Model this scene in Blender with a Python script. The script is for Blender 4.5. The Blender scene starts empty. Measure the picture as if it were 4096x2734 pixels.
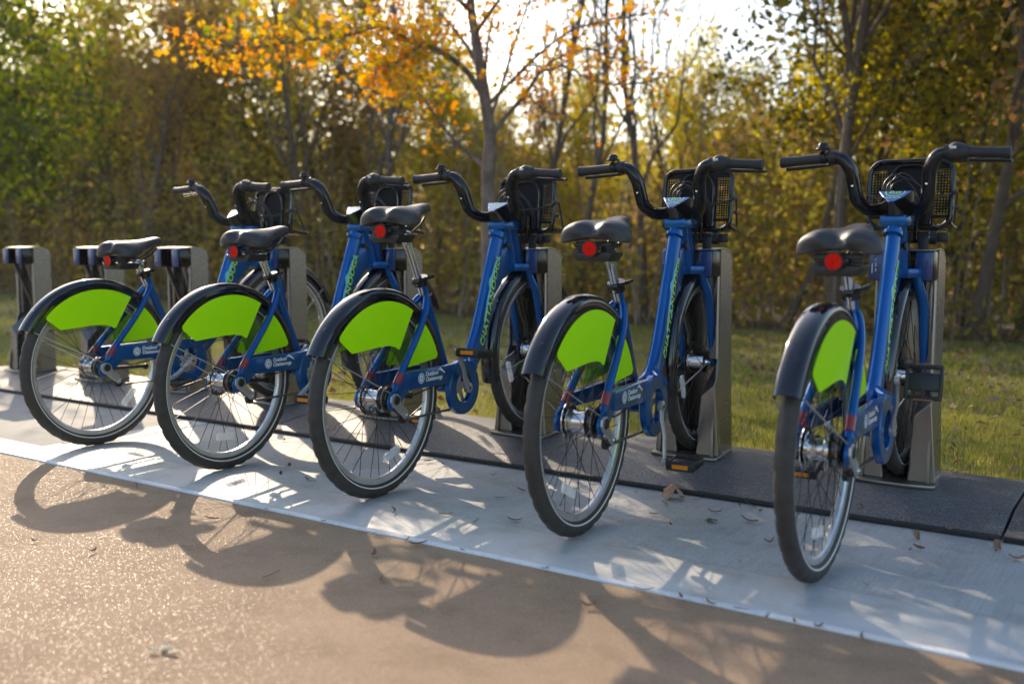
import bpy, bmesh, math, random
import numpy as np
from mathutils import Vector, Matrix
rnd = random.Random(7)
NR = np.random.RandomState(11)
SC = bpy.context.scene
COL = SC.collection
R = math.radians
PI = math.pi

# ------------------------------------------------------------------ camera, sky, sun, exposure
cam_d = bpy.data.cameras.new("camera")
cam = bpy.data.objects.new("camera", cam_d)
COL.objects.link(cam)
SC.camera = cam
CAM = Vector((0.743, 0.0, 0.8145))
cam.location = CAM
cam.rotation_euler = (R(90 - 5.56), 0, R(33.99))
cam_d.lens = 35.0
cam_d.sensor_width = 36.0
cam_d.clip_start = 0.05
cam_d.clip_end = 600
cam_d.dof.use_dof = True
cam_d.dof.focus_distance = 3.3
cam_d.dof.aperture_fstop = 1.9

SUN_AZ = math.atan2(1.03, -1.63)            # direction towards the sun, in the ground plane
SUN_EL = math.atan2(1.0, math.hypot(1.63, 1.03))
world = bpy.data.worlds.new("World")
SC.world = world
world.use_nodes = True
wn = world.node_tree
bg = wn.nodes["Background"]
sky = wn.nodes.new("ShaderNodeTexSky")
sky.sky_type = 'NISHITA'
sky.sun_disc = False
sky.sun_elevation = SUN_EL
sky.sun_rotation = PI / 2 - SUN_AZ
sky.air_density = 1.0
sky.dust_density = 2.0
sky.ozone_density = 1.2
wn.links.new(sky.outputs[0], bg.inputs[0])
bg.inputs[1].default_value = 0.15
sl = bpy.data.lights.new("sun", 'SUN')
sl.energy = 2.9
sl.angle = R(0.53)
sl.color = (1.0, 0.82, 0.60)
sun = bpy.data.objects.new("sun", sl)
COL.objects.link(sun)
sd = Vector((math.cos(SUN_AZ) * math.cos(SUN_EL), math.sin(SUN_AZ) * math.cos(SUN_EL), math.sin(SUN_EL)))
sun.rotation_euler = sd.to_track_quat('Z', 'Y').to_euler()
sun.location = (-6, 8, 9)
SC.view_settings.view_transform = 'Standard'
SC.view_settings.look = 'None'
SC.view_settings.exposure = 1.02
SC.view_settings.gamma = 1
SC.view_settings.use_curve_mapping = False
SC.render.engine = 'CYCLES'
SC.cycles.use_denoising = True
SC.cycles.max_bounces = 8
SC.cycles.transparent_max_bounces = 12
SC.cycles.sample_clamp_indirect = 6

# ------------------------------------------------------------------ materials
MATS = {}
def mat(name, col, rough=0.5, metal=0.0, coat=0.0, spec=0.5, **kw):
    if name in MATS: return MATS[name]
    m = bpy.data.materials.new(name)
    m.use_nodes = True
    p = m.node_tree.nodes["Principled BSDF"]
    p.inputs["Base Color"].default_value = (*col, 1)
    p.inputs["Roughness"].default_value = rough
    p.inputs["Metallic"].default_value = metal
    p.inputs["Coat Weight"].default_value = coat
    p.inputs["Coat Roughness"].default_value = kw.get('coatr', 0.04)
    p.inputs["Specular IOR Level"].default_value = spec
    if 'trans' in kw:
        p.inputs["Transmission Weight"].default_value = kw['trans']
    if 'alpha' in kw:
        p.inputs["Alpha"].default_value = kw['alpha']
    MATS[name] = m
    return m

def nd(m, t, **kw):
    n = m.node_tree.nodes.new(t)
    for k, v in kw.items():
        if k.startswith('_'): setattr(n, k[1:], v)
        else: n.inputs[k.replace('__', ' ')].default_value = v
    return n

def ramp(m, pts):
    n = m.node_tree.nodes.new("ShaderNodeValToRGB")
    e = n.color_ramp.elements
    while len(e) < len(pts): e.new(0.5)
    for i, (p, c) in enumerate(pts):
        e[i].position = p
        e[i].color = (*c, 1)
    return n

def speck(m, scale, amt, bump=0.0, bscale=None, coord='Object', stretch=None, rvar=0.0):
    """mottling of the base colour, grain bump and roughness variation"""
    nt = m.node_tree; L = nt.links
    p = nt.nodes["Principled BSDF"]
    tc = nd(m, "ShaderNodeTexCoord")
    src = tc.outputs[coord]
    if stretch:
        mp = nd(m, "ShaderNodeMapping"); mp.inputs["Scale"].default_value = stretch
        L.new(src, mp.inputs[0]); src2 = mp.outputs[0]
    else: src2 = src
    base = tuple(p.inputs["Base Color"].default_value)[:3]
    n1 = nd(m, "ShaderNodeTexNoise", Scale=scale, Detail=6.0, Roughness=0.65)
    L.new(src, n1.inputs["Vector"])
    r = ramp(m, [(0.25, tuple(c * (1 - amt) for c in base)), (0.75, tuple(min(1, c * (1 + amt)) for c in base))])
    L.new(n1.outputs[0], r.inputs[0]); L.new(r.outputs[0], p.inputs["Base Color"])
    if rvar:
        mr = nd(m, "ShaderNodeMapRange"); ro = p.inputs["Roughness"].default_value
        mr.inputs[3].default_value = max(0.02, ro - rvar); mr.inputs[4].default_value = min(1, ro + rvar)
        L.new(n1.outputs[0], mr.inputs[0]); L.new(mr.outputs[0], p.inputs["Roughness"])
    if bump:
        n2 = nd(m, "ShaderNodeTexNoise", Scale=bscale or scale * 4, Detail=3.0)
        L.new(src2, n2.inputs["Vector"])
        b = nd(m, "ShaderNodeBump", Strength=bump, Distance=0.002)
        L.new(n2.outputs[0], b.inputs["Height"]); L.new(b.outputs[0], p.inputs["Normal"])
    return m

M_BLUE = speck(mat("blue_paint", (0.0, 0.092, 0.31), 0.24, 0.5, 0.4, 0.2), 6, 0.08)
M_BLACKG = speck(mat("gloss_black_plastic", (0.006, 0.006, 0.007), 0.09, 0, 0.0), 9, 0.2, rvar=0.03)
M_FENDER = speck(mat("fender_plastic", (0.007, 0.008, 0.011), 0.07, 0, 0.35, 0.6, coatr=0.02), 9, 0.2, rvar=0.03)
M_BLACKM = speck(mat("matt_black_plastic", (0.013, 0.013, 0.014), 0.42), 40, 0.25, 0.15, 300)
M_SADDLE = speck(mat("saddle_vinyl", (0.036, 0.035, 0.037), 0.48, 0, 0, 0.45), 15, 0.1, 0.06, 900, rvar=0.04)
M_RUBBER = speck(mat("tyre_rubber", (0.040, 0.035, 0.030), 0.62), 30, 0.35, 0.3, 500)
M_GRIP = speck(mat("grip_rubber", (0.018, 0.018, 0.019), 0.55), 60, 0.2, 0.4, 900)
M_RIM = speck(mat("rim_aluminium", (0.62, 0.62, 0.60), 0.33, 0.85), 25, 0.15)
M_CHROME = speck(mat("polished_metal", (0.72, 0.70, 0.68), 0.12, 1.0), 30, 0.12, rvar=0.06)
M_ALU = speck(mat("cast_aluminium", (0.50, 0.49, 0.48), 0.38, 0.8), 30, 0.15)
M_SPOKE = mat("spoke_steel", (0.035, 0.033, 0.031), 0.45, 0.5)
M_STRIPE = mat("reflective_stripe", (0.75, 0.70, 0.64), 0.4)
M_RED = speck(mat("red_reflector", (0.85, 0.006, 0.0), 0.4, 0, 0.0, 0.15), 160, 0.5, 0.3, 600)
M_REDDARK = mat("dark_red_reflector", (0.22, 0.01, 0.012), 0.2, 0, 1.0)
M_ORANGE = mat("amber_reflector", (0.75, 0.22, 0.01), 0.2, 0, 0.5)
M_WHITEP = mat("white_print", (0.75, 0.78, 0.80), 0.4)
M_LIME = mat("lime_print", (0.42, 0.80, 0.03), 0.4)
M_CYAN = mat("pale_blue_print", (0.16, 0.55, 0.75), 0.4)
M_CHAIN = mat("chain_steel", (0.22, 0.20, 0.18), 0.35, 0.9)
M_DOCK = speck(mat("dock_metal", (0.25, 0.225, 0.20), 0.28, 0.85), 3, 0.12, 0.10, 80, stretch=(8, 8, 0.4), rvar=0.08)
M_DOCKEDGE = mat("dock_edge_metal", (0.40, 0.38, 0.35), 0.28, 0.85)
M_DOCKBLUE = mat("dock_blue_plastic", (0.010, 0.045, 0.16), 0.3, 0, 0.4)
M_CLEARREF = mat("clear_reflector", (0.85, 0.85, 0.85), 0.15, 0, 0.5, alpha=0.5)

M_MATT = speck(mat('basket_matt_plastic', (0.009, 0.009, 0.009), 0.75, 0, 0, 0.25), 40, 0.2, 0.2, 300)
def mk_clear():
    m = bpy.data.materials.new("clear_polycarbonate"); m.use_nodes = True
    nt = m.node_tree; nt.nodes.clear()
    o = nt.nodes.new("ShaderNodeOutputMaterial")
    t = nt.nodes.new("ShaderNodeBsdfTransparent"); t.inputs[0].default_value = (0.86, 0.86, 0.84, 1)
    g = nt.nodes.new("ShaderNodeBsdfGlossy"); g.inputs["Roughness"].default_value = 0.05
    lw = nt.nodes.new("ShaderNodeLayerWeight"); lw.inputs[0].default_value = 0.5
    pw = nt.nodes.new("ShaderNodeMath"); pw.operation = 'POWER'; pw.inputs[1].default_value = 4.0
    f = nt.nodes.new("ShaderNodeMath"); f.operation = 'MULTIPLY_ADD'; f.inputs[1].default_value = 0.55; f.inputs[2].default_value = 0.03
    nt.links.new(lw.outputs["Facing"], pw.inputs[0]); nt.links.new(pw.outputs[0], f.inputs[0])
    mx = nt.nodes.new("ShaderNodeMixShader")
    nt.links.new(f.outputs[0], mx.inputs[0]); nt.links.new(t.outputs[0], mx.inputs[1])
    nt.links.new(g.outputs[0], mx.inputs[2]); nt.links.new(mx.outputs[0], o.inputs[0])
    return m
M_CLEAR = mk_clear()

def mk_green():
    m = bpy.data.materials.new("green_panel_film"); m.use_nodes = True
    nt = m.node_tree; L = nt.links; p = nt.nodes["Principled BSDF"]
    c = (0.52, 1.0, 0.0)
    p.inputs["Base Color"].default_value = (*c, 1); p.inputs["Roughness"].default_value = 0.35
    p.inputs["Coat Weight"].default_value = 0.35; p.inputs["Coat Roughness"].default_value = 0.04; p.inputs["Specular IOR Level"].default_value = 0.1
    t = nt.nodes.new("ShaderNodeBsdfTranslucent"); t.inputs[0].default_value = (0.62, 1.0, 0.0, 1)
    mx = nt.nodes.new("ShaderNodeMixShader"); mx.inputs[0].default_value = 0.15
    n = nd(m, "ShaderNodeTexNoise", Scale=7.0, Detail=1.0); tc = nd(m, "ShaderNodeTexCoord")
    L.new(tc.outputs["Object"], n.inputs["Vector"])
    b = nd(m, "ShaderNodeBump", Strength=0.5, Distance=0.015)
    L.new(n.outputs[0], b.inputs["Height"]); L.new(b.outputs[0], p.inputs["Coat Normal"])
    L.new(p.outputs[0], mx.inputs[1]); L.new(t.outputs[0], mx.inputs[2])
    L.new(mx.outputs[0], nt.nodes["Material Output"].inputs[0])
    return m
M_GREEN = mk_green()

def mk_leaf(name, cols, trans=0.5, clump=None, cscale=0.9, val=2.2):
    """leaves: each its own tint (random per island) and tints drifting from clump to clump"""
    m = bpy.data.materials.new(name); m.use_nodes = True
    nt = m.node_tree; L = nt.links; p = nt.nodes["Principled BSDF"]
    p.inputs["Roughness"].default_value = 0.6; p.inputs["Specular IOR Level"].default_value = 0.12
    g = nt.nodes.new("ShaderNodeNewGeometry")
    tc = nd(m, "ShaderNodeTexCoord")
    n = nd(m, "ShaderNodeTexNoise", Scale=cscale, Detail=2.0)
    L.new(tc.outputs["Object"], n.inputs["Vector"])
    mr = nd(m, "ShaderNodeMapRange"); mr.inputs[1].default_value = 0.3; mr.inputs[2].default_value = 0.7
    L.new(n.outputs[0], mr.inputs[0])
    mm = nd(m, "ShaderNodeMix"); mm.inputs[0].default_value = 0.45
    L.new(mr.outputs[0], mm.inputs[2]); L.new(g.outputs["Random Per Island"], mm.inputs[3])
    k = len(cols)
    r = ramp(m, [(0.12 + 0.76 * i / (k - 1), c) for i, c in enumerate(cols)])
    L.new(mm.outputs[0], r.inputs[0]); L.new(r.outputs[0], p.inputs["Base Color"])
    t = nt.nodes.new("ShaderNodeBsdfTranslucent")
    hs = nd(m, "ShaderNodeHueSaturation"); hs.inputs["Saturation"].default_value = 1.1; hs.inputs["Value"].default_value = val
    L.new(r.outputs[0], hs.inputs["Color"]); L.new(hs.outputs[0], t.inputs[0])
    mx = nt.nodes.new("ShaderNodeMixShader"); mx.inputs[0].default_value = trans
    L.new(p.outputs[0], mx.inputs[1]); L.new(t.outputs[0], mx.inputs[2])
    L.new(mx.outputs[0], nt.nodes["Material Output"].inputs[0])
    return m
LEAF_GREEN = mk_leaf("leaf_green", [(0.035, 0.06, 0.01), (0.06, 0.10, 0.012), (0.24, 0.27, 0.02), (0.08, 0.11, 0.015)], 0.55)
LEAF_HANG = mk_leaf("leaf_hanging", [(0.02, 0.04, 0.008), (0.04, 0.075, 0.01), (0.26, 0.30, 0.015), (0.05, 0.08, 0.012)], 0.5, cscale=1.4, val=1.5)
LEAF_YELLOW = mk_leaf("leaf_yellow", [(0.14, 0.17, 0.02), (0.38, 0.30, 0.025), (0.27, 0.26, 0.02), (0.48, 0.33, 0.03)], 0.55)
LEAF_BROWN = mk_leaf("leaf_brown", [(0.14, 0.075, 0.035), (0.28, 0.15, 0.06), (0.20, 0.17, 0.04), (0.38, 0.21, 0.07)], 0.45)
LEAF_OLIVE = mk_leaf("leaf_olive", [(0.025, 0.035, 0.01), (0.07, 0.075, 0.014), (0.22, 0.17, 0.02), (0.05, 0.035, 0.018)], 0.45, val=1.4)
LEAF_MAPLE = mk_leaf("leaf_maple", [(0.20, 0.24, 0.02), (0.42, 0.33, 0.02), (0.55, 0.30, 0.02), (0.55, 0.19, 0.02), (0.48, 0.30, 0.02), (0.28, 0.08, 0.03)], 0.55, cscale=1.3, val=1.55)
LEAF_MIX = mk_leaf("leaf_undergrowth", [(0.07, 0.07, 0.02), (0.29, 0.19, 0.075), (0.19, 0.115, 0.055), (0.40, 0.33, 0.06), (0.13, 0.145, 0.03), (0.32, 0.25, 0.06)], 0.5, cscale=0.7, val=1.9)
LEAF_DEAD = mk_leaf("dead_leaf", [(0.12, 0.06, 0.04), (0.24, 0.13, 0.08), (0.36, 0.24, 0.16), (0.20, 0.09, 0.05)], 0.2, cscale=5, val=1.0)
GRASS_M = mk_leaf("grass_blades", [(0.08, 0.12, 0.022), (0.16, 0.19, 0.035), (0.32, 0.25, 0.10), (0.11, 0.16, 0.022), (0.22, 0.18, 0.06)], 0.45, cscale=0.8)
BARK = speck(mat("bark", (0.13, 0.095, 0.07), 0.85), 8, 0.45, 0.8, 30, stretch=(3, 3, 0.6))
BARK_PALE = speck(mat("pale_bark", (0.26, 0.19, 0.135), 0.85), 6, 0.45)
BARK_MAPLE = speck(mat("maple_bark", (0.17, 0.125, 0.095), 0.8), 9, 0.75, 0.9, 40, stretch=(1, 1, 3))

# ------------------------------------------------------------------ mesh building
class MB:
    def __init__(s): s.v = []; s.f = []; s.mi = []
    def add(s, vs, fs, m=0):
        o = len(s.v)
        s.v += [tuple(v) for v in vs]
        s.f += [tuple(i + o for i in f) for f in fs]
        s.mi += [m] * len(fs)
    def box(s, c, d, m=0, rot=None, bev=0.0):
        bm = bmesh.new()
        bmesh.ops.create_cube(bm, size=1)
        for v in bm.verts: v.co = Vector((v.co.x * d[0], v.co.y * d[1], v.co.z * d[2]))
        if bev: bmesh.ops.bevel(bm, geom=bm.edges[:], offset=bev, segments=2, affect='EDGES', profile=0.5)
        M = Matrix.Translation(c) @ (rot.to_4x4() if rot else Matrix.Identity(4))
        bm.verts.index_update()
        s.add([M @ v.co for v in bm.verts], [[v.index for v in f.verts] for f in bm.faces], m)
        bm.free()
    def prism(s, poly, a0, a1, axis=0, m=0, bev=0.0):
        """polygon in the two other axes, extruded along axis"""
        def P(p, a):
            l = list(p); l.insert(axis, a); return Vector(l)
        bm = bmesh.new()
        A = [bm.verts.new(P(p, a0)) for p in poly]; B = [bm.verts.new(P(p, a1)) for p in poly]
        n = len(poly)
        fa = bm.faces.new(A[::-1]); fb = bm.faces.new(B)
        for i in range(n): bm.faces.new((A[i], A[(i + 1) % n], B[(i + 1) % n], B[i]))
        bmesh.ops.recalc_face_normals(bm, faces=bm.faces[:])
        if bev:
            es = [e for e in bm.edges if (fa in e.link_faces or fb in e.link_faces)]
            bmesh.ops.bevel(bm, geom=es, offset=bev, segments=2, affect='EDGES', profile=0.5)
        bm.verts.index_update()
        bmesh.ops.triangulate(bm, faces=[f for f in bm.faces if len(f.verts) > 4])
        bm.verts.index_update()
        s.add([v.co for v in bm.verts], [[v.index for v in f.verts] for f in bm.faces], m)
        bm.free()
    def tube(s, path, r, n=12, m=0, cap=True, side=None, r2=None, close=False):
        """sweep; r may be a list; r2 = radius along the second axis; side = fixed first axis"""
        P = [Vector(p) for p in path]; k = len(P)
        ra = r if isinstance(r, (list, tuple)) else [r] * k
        rb = r2 if isinstance(r2, (list, tuple)) else ([r2] * k if r2 else ra)
        T = []
        for i in range(k):
            a = P[(i - 1) % k] if (i > 0 or close) else P[i]
            b = P[(i + 1) % k] if (i < k - 1 or close) else P[i]
            T.append((b - a).normalized())
        if side: N = [Vector(side)] * k
        else:
            u = Vector((0, 0, 1)) if abs(T[0].z) < 0.9 else Vector((0, 1, 0))
            n0 = (u - T[0] * u.dot(T[0])).normalized(); N = [n0]
            for i in range(1, k):
                q = N[-1] - T[i] * N[-1].dot(T[i])
                N.append(q.normalized())
        vs = []; fs = []
        for i in range(k):
            nn = (N[i] - T[i] * N[i].dot(T[i])).normalized(); bb = T[i].cross(nn)
            for j in range(n):
                t = 2 * PI * j / n
                vs.append(P[i] + nn * ra[i] * math.cos(t) + bb * rb[i] * math.sin(t))
        for i in range(k if close else k - 1):
            for j in range(n):
                a = i * n + j; b = i * n + (j + 1) % n; c = ((i + 1) % k) * n + (j + 1) % n; d = ((i + 1) % k) * n + j
                fs.append((a, b, c, d))
        if cap and not close:
            fs.append(tuple(range(n))[::-1]); fs.append(tuple(range((k - 1) * n, k * n)))
        s.add(vs, fs, m)
    def lathe(s, prof, c=(0, 0, 0), axis=0, n=32, m=0, a0=0.0, a1=2 * PI, closed=False):
        """profile of (along, radius) turned about axis"""
        full = abs(a1 - a0) > 2 * PI - 1e-4
        k = n if full else n + 1
        vs = []; fs = []; q = len(prof)
        for i in range(k):
            t = a0 + (a1 - a0) * i / n
            for (a, r) in prof:
                l = [r * math.cos(t), r * math.sin(t)]; l.insert(axis, a)
                vs.append((l[0] + c[0], l[1] + c[1], l[2] + c[2]))
        for i in range(n):
            i2 = (i + 1) % k
            for j in range(q if closed else q - 1):
                j2 = (j + 1) % q
                fs.append((i * q + j, i * q + j2, i2 * q + j2, i2 * q + j))
        if closed and not full:
            fs.append(tuple(range(q))); fs.append(tuple(range(n * q, n * q + q))[::-1])
        s.add(vs, fs, m)
    def mesh(s, name, mats, smooth=35):
        me = bpy.data.meshes.new(name)
        me.from_pydata(s.v, [], s.f)
        for mm in (mats if isinstance(mats, (list, tuple)) else [mats]): me.materials.append(mm)
        me.polygons.foreach_set('material_index', s.mi)
        bm = bmesh.new(); bm.from_mesh(me)
        bmesh.ops.recalc_face_normals(bm, faces=bm.faces[:]); bm.to_mesh(me); bm.free()
        if smooth:
            me.polygons.foreach_set('use_smooth', [True] * len(me.polygons))
            me.set_sharp_from_angle(angle=R(smooth))
        me.update()
        return me
    def obj(s, name, mats, parent=None, smooth=35, loc=None):
        o = bpy.data.objects.new(name, s.mesh(name, mats, smooth)); COL.objects.link(o)
        if parent: o.parent = parent
        if loc: o.location = loc
        return o

def smooth_path(pts, k=6, closed=False):
    P = [Vector(p) for p in pts]; n = len(P); out = []
    for i in range(n if closed else n - 1):
        p0 = P[(i - 1) % n] if (i > 0 or closed) else P[0] * 2 - P[1]
        p1 = P[i]; p2 = P[(i + 1) % n]
        p3 = P[(i + 2) % n] if (i < n - 2 or closed) else P[-1] * 2 - P[-2]
        for j in range(k):
            t = j / k
            out.append(0.5 * ((2 * p1) + (p2 - p0) * t + (2 * p0 - 5 * p1 + 4 * p2 - p3) * t * t + (3 * p1 - p0 - 3 * p2 + p3) * t ** 3))
    if not closed: out.append(P[-1])
    return out

def interp(xs, ys, x):
    return float(np.interp(x, xs, ys))

def empty(name, loc=(0, 0, 0), rz=0.0):
    o = bpy.data.objects.new(name, None); COL.objects.link(o)
    o.location = loc; o.rotation_euler = (0, 0, rz); o.empty_display_size = 0.1
    return o

def tag(o, label=None, cat=None, group=None, kind=None):
    if label: o['label'] = label
    if cat: o['category'] = cat
    if group: o['group'] = group
    if kind: o['kind'] = kind
    return o

def copy_tree(o, parent=None):
    c = o.copy(); COL.objects.link(c)
    if parent: c.parent = parent
    for ch in list(o.children): copy_tree(ch, c)
    return c

def text_mesh(body, size=1.0, shear=0.0, bold=0.0, space=1.0, align='CENTER'):
    """flat letters as (verts 2-D, faces)"""
    cu = bpy.data.curves.new("t", 'FONT')
    cu.body = body; cu.size = size; cu.shear = shear; cu.offset = bold; cu.space_character = space
    cu.align_x = align; cu.align_y = 'CENTER'; cu.resolution_u = 3
    o = bpy.data.objects.new("t", cu)
    me = bpy.data.meshes.new_from_object(o)
    vs = [(v.co.x, v.co.y) for v in me.vertices]; fs = [tuple(p.vertices) for p in me.polygons]
    bpy.data.objects.remove(o); bpy.data.curves.remove(cu); bpy.data.meshes.remove(me)
    return vs, fs

def fast_mesh(name, verts, faces, mats, smooth=False):
    """verts (N,3) array, faces (M,k) array"""
    me = bpy.data.meshes.new(name)
    k = faces.shape[1]; M = faces.shape[0]
    me.vertices.add(len(verts)); me.vertices.foreach_set('co', verts.astype(np.float32).ravel())
    me.loops.add(M * k); me.loops.foreach_set('vertex_index', faces.astype(np.int32).ravel())
    me.polygons.add(M); me.polygons.foreach_set('loop_start', (np.arange(M) * k).astype(np.int32))
    me.materials.append(mats)
    me.update(calc_edges=True)
    if smooth: me.polygons.foreach_set('use_smooth', [True] * M)
    return me

def leaf_verts(c, size, rs, droop=0.0):
    """rhombic leaves at centres c (N,3): returns verts, quads"""
    n = len(c)
    d = rs.normal(size=(n, 3)); d[:, 2] -= droop; d /= np.linalg.norm(d, axis=1)[:, None]
    e = rs.normal(size=(n, 3)); e -= d * np.sum(e * d, axis=1)[:, None]; e /= np.linalg.norm(e, axis=1)[:, None]
    nrm = np.cross(d, e)
    s = (size * rs.uniform(0.6, 1.35, n))[:, None]
    v = np.stack([c - d * s * 0.6, c + e * s * 0.33 + nrm * s * 0.08, c + d * s * 0.6, c - e * s * 0.33 + nrm * s * 0.08], axis=1).reshape(-1, 3)
    f = np.arange(n * 4).reshape(n, 4)
    return v, f

# ------------------------------------------------------------------ the setting: ground
def sheet(name, x0, x1, y0, y1, z, m, nx=1, ny=1):
    b = MB()
    vs = [(x0 + (x1 - x0) * i / nx, y0 + (y1 - y0) * j / ny, z) for j in range(ny + 1) for i in range(nx + 1)]
    fs = [(j * (nx + 1) + i, j * (nx + 1) + i + 1, (j + 1) * (nx + 1) + i + 1, (j + 1) * (nx + 1) + i) for j in range(ny) for i in range(nx)]
    b.add(vs, fs)
    return tag(b.obj(name, m, smooth=0), kind='structure')

def ground_mat(name, c1, c2, c3, fine=220.0, rough=0.8, bump=0.35, bd=0.003, stretch=None, spark=0.0, big=1.2):
    m = bpy.data.materials.new(name); m.use_nodes = True
    nt = m.node_tree; L = nt.links; p = nt.nodes["Principled BSDF"]
    tc = nd(m, "ShaderNodeTexCoord")
    a = nd(m, "ShaderNodeTexNoise", Scale=big, Detail=8.0, Roughness=0.6)
    L.new(tc.outputs["Object"], a.inputs["Vector"])
    r = ramp(m, [(0.3, c1), (0.7, c2)]); L.new(a.outputs[0], r.inputs[0])
    v = nd(m, "ShaderNodeTexVoronoi", Scale=fine); L.new(tc.outputs["Object"], v.inputs["Vector"])
    sx = nd(m, "ShaderNodeSeparateColor"); L.new(v.outputs["Color"], sx.inputs[0])
    mr = nd(m, "ShaderNodeMapRange"); mr.inputs[1].default_value = 0.55; mr.inputs[2].default_value = 0.95; mr.inputs[4].default_value = 0.6
    L.new(sx.outputs[0], mr.inputs[0])
    mx = nd(m, "ShaderNodeMix", _data_type='RGBA'); L.new(mr.outputs[0], mx.inputs[0])
    L.new(r.outputs[0], mx.inputs[6]); mx.inputs[7].default_value = (*c3, 1)
    # dark stains
    st = nd(m, "ShaderNodeTexNoise", Scale=5.5, Detail=5.0, Roughness=0.7); L.new(tc.outputs["Object"], st.inputs["Vector"])
    sr = ramp(m, [(0.30, (0.66, 0.63, 0.60)), (0.52, (1, 1, 1))]); L.new(st.outputs[0], sr.inputs[0])
    mu = nd(m, "ShaderNodeMix", _data_type='RGBA', _blend_type='MULTIPLY'); mu.inputs[0].default_value = 0.7
    L.new(mx.outputs[2], mu.inputs[6]); L.new(sr.outputs[0], mu.inputs[7]); L.new(mu.outputs[2], p.inputs["Base Color"])
    p.inputs["Roughness"].default_value = rough
    if spark:
        rr = nd(m, "ShaderNodeMapRange"); rr.inputs[1].default_value = 0.93; rr.inputs[2].default_value = 0.985
        rr.inputs[3].default_value = rough; rr.inputs[4].default_value = spark
        L.new(sx.outputs[1], rr.inputs[0]); L.new(rr.outputs[0], p.inputs["Roughness"])
    src = tc.outputs["Object"]
    if stretch:
        mp = nd(m, "ShaderNodeMapping"); mp.inputs["Scale"].default_value = stretch
        L.new(src, mp.inputs[0]); src = mp.outputs[0]
    g = nd(m, "ShaderNodeTexNoise", Scale=fine if not stretch else 1.0, Detail=3.0); L.new(src, g.inputs["Vector"])
    if stretch:                              # base colour darkens in streaks along the broom's strokes
        br = ramp(m, [(0.38, (0.90, 0.895, 0.89)), (0.60, (1, 1, 1))]); L.new(g.outputs[0], br.inputs[0])
        m2 = nd(m, "ShaderNodeMix", _data_type='RGBA', _blend_type='MULTIPLY'); m2.inputs[0].default_value = 1.0
        L.new(mu.outputs[2], m2.inputs[6]); L.new(br.outputs[0], m2.inputs[7]); L.new(m2.outputs[2], p.inputs["Base Color"])
    b = nd(m, "ShaderNodeBump", Strength=bump, Distance=bd); L.new(g.outputs[0], b.inputs["Height"]); L.new(b.outputs[0], p.inputs["Normal"])
    return m

G_TAN = ground_mat("tan_pavement_concrete", (0.245, 0.165, 0.103), (0.325, 0.226, 0.146), (0.42, 0.305, 0.205), 420, 0.85, 0.4, 0.002, spark=0.25)
G_TAN.node_tree.nodes["Principled BSDF"].inputs["Specular IOR Level"].default_value = 0.25
G_BAND = ground_mat("smooth_concrete", (0.45, 0.44, 0.42), (0.55, 0.54, 0.515), (0.62, 0.605, 0.58), 400, 0.55, 0.12, 0.001)
G_BROOM = ground_mat("broomed_concrete", (0.33, 0.325, 0.31), (0.43, 0.42, 0.40), (0.55, 0.535, 0.51), 300, 0.65, 0.9, 0.002, stretch=(150, 4, 4))
G_SLAB = ground_mat("grey_concrete", (0.27, 0.255, 0.235), (0.33, 0.31, 0.28), (0.42, 0.39, 0.35), 350, 0.7, 0.4, 0.002, stretch=(9, 260, 9))
G_EDGE = ground_mat("white_edging", (0.60, 0.61, 0.62), (0.74, 0.75, 0.76), (0.8, 0.8, 0.8), 200, 0.4, 0.3, 0.002)
G_PLATE = ground_mat("grit_plate", (0.050, 0.050, 0.052), (0.075, 0.074, 0.074), (0.34, 0.34, 0.35), 330, 0.42, 0.9, 0.003, spark=0.2, big=3)
G_SOIL = ground_mat("woodland_soil", (0.055, 0.04, 0.025), (0.10, 0.07, 0.04), (0.14, 0.10, 0.05), 30, 0.95, 0.6, 0.02)
G_LAWN = ground_mat("lawn_turf", (0.075, 0.095, 0.02), (0.15, 0.14, 0.04), (0.20, 0.15, 0.06), 90, 0.95, 0.6, 0.02)
M_LIP = mat("black_rubber_lip", (0.02, 0.02, 0.02), 0.7)

sheet('terrain', -70, 60, -45, 70, -0.02, G_SOIL)
sheet('lawn', -60, 25, 3.0, 9.2, -0.006, G_LAWN)
sheet('pavement', -60, 25, -12, 2.085, 0.0, G_TAN)
JX = -2.93
BACKY = 3.62
PLATE_Z = 0.046
def slab(name, x0, x1, y0, y1, z, m, bev=0.004):
    b = MB(); b.box(((x0 + x1) / 2, (y0 + y1) / 2, z - 0.03), (x1 - x0, y1 - y0, 0.06), bev=bev)
    return tag(b.obj(name, m, smooth=40), kind='structure')
# white edging strip, smooth trowelled bands and broomed slabs, with real joints between them
slab('curb', -60, 0.018, 2.072, 2.097, 0.006, G_EDGE, 0.004)
slab('curb', 0.023, 25, 2.072, 2.097, 0.006, G_EDGE, 0.004)
for (a, b_) in ((JX + 0.004, 1.55), (1.556, 25)):
    slab('concrete_path', a, b_, 2.099, 2.340, 0.002, G_BAND, 0.002)
    slab('concrete_path', a, b_, 2.3405, 3.60, 0.0005, G_BROOM, 0.002)
slab('concrete_path', JX - 0.13, JX - 0.003, 2.099, 3.60, 0.002, G_BAND, 0.002)
slab('concrete_path', -60, JX - 0.1305, 2.099, 2.235, 0.002, G_BAND, 0.002)
slab('concrete_path', -60, JX - 0.1305, 2.2355, 3.60, 0.0005, G_SLAB, 0.002)

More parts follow.
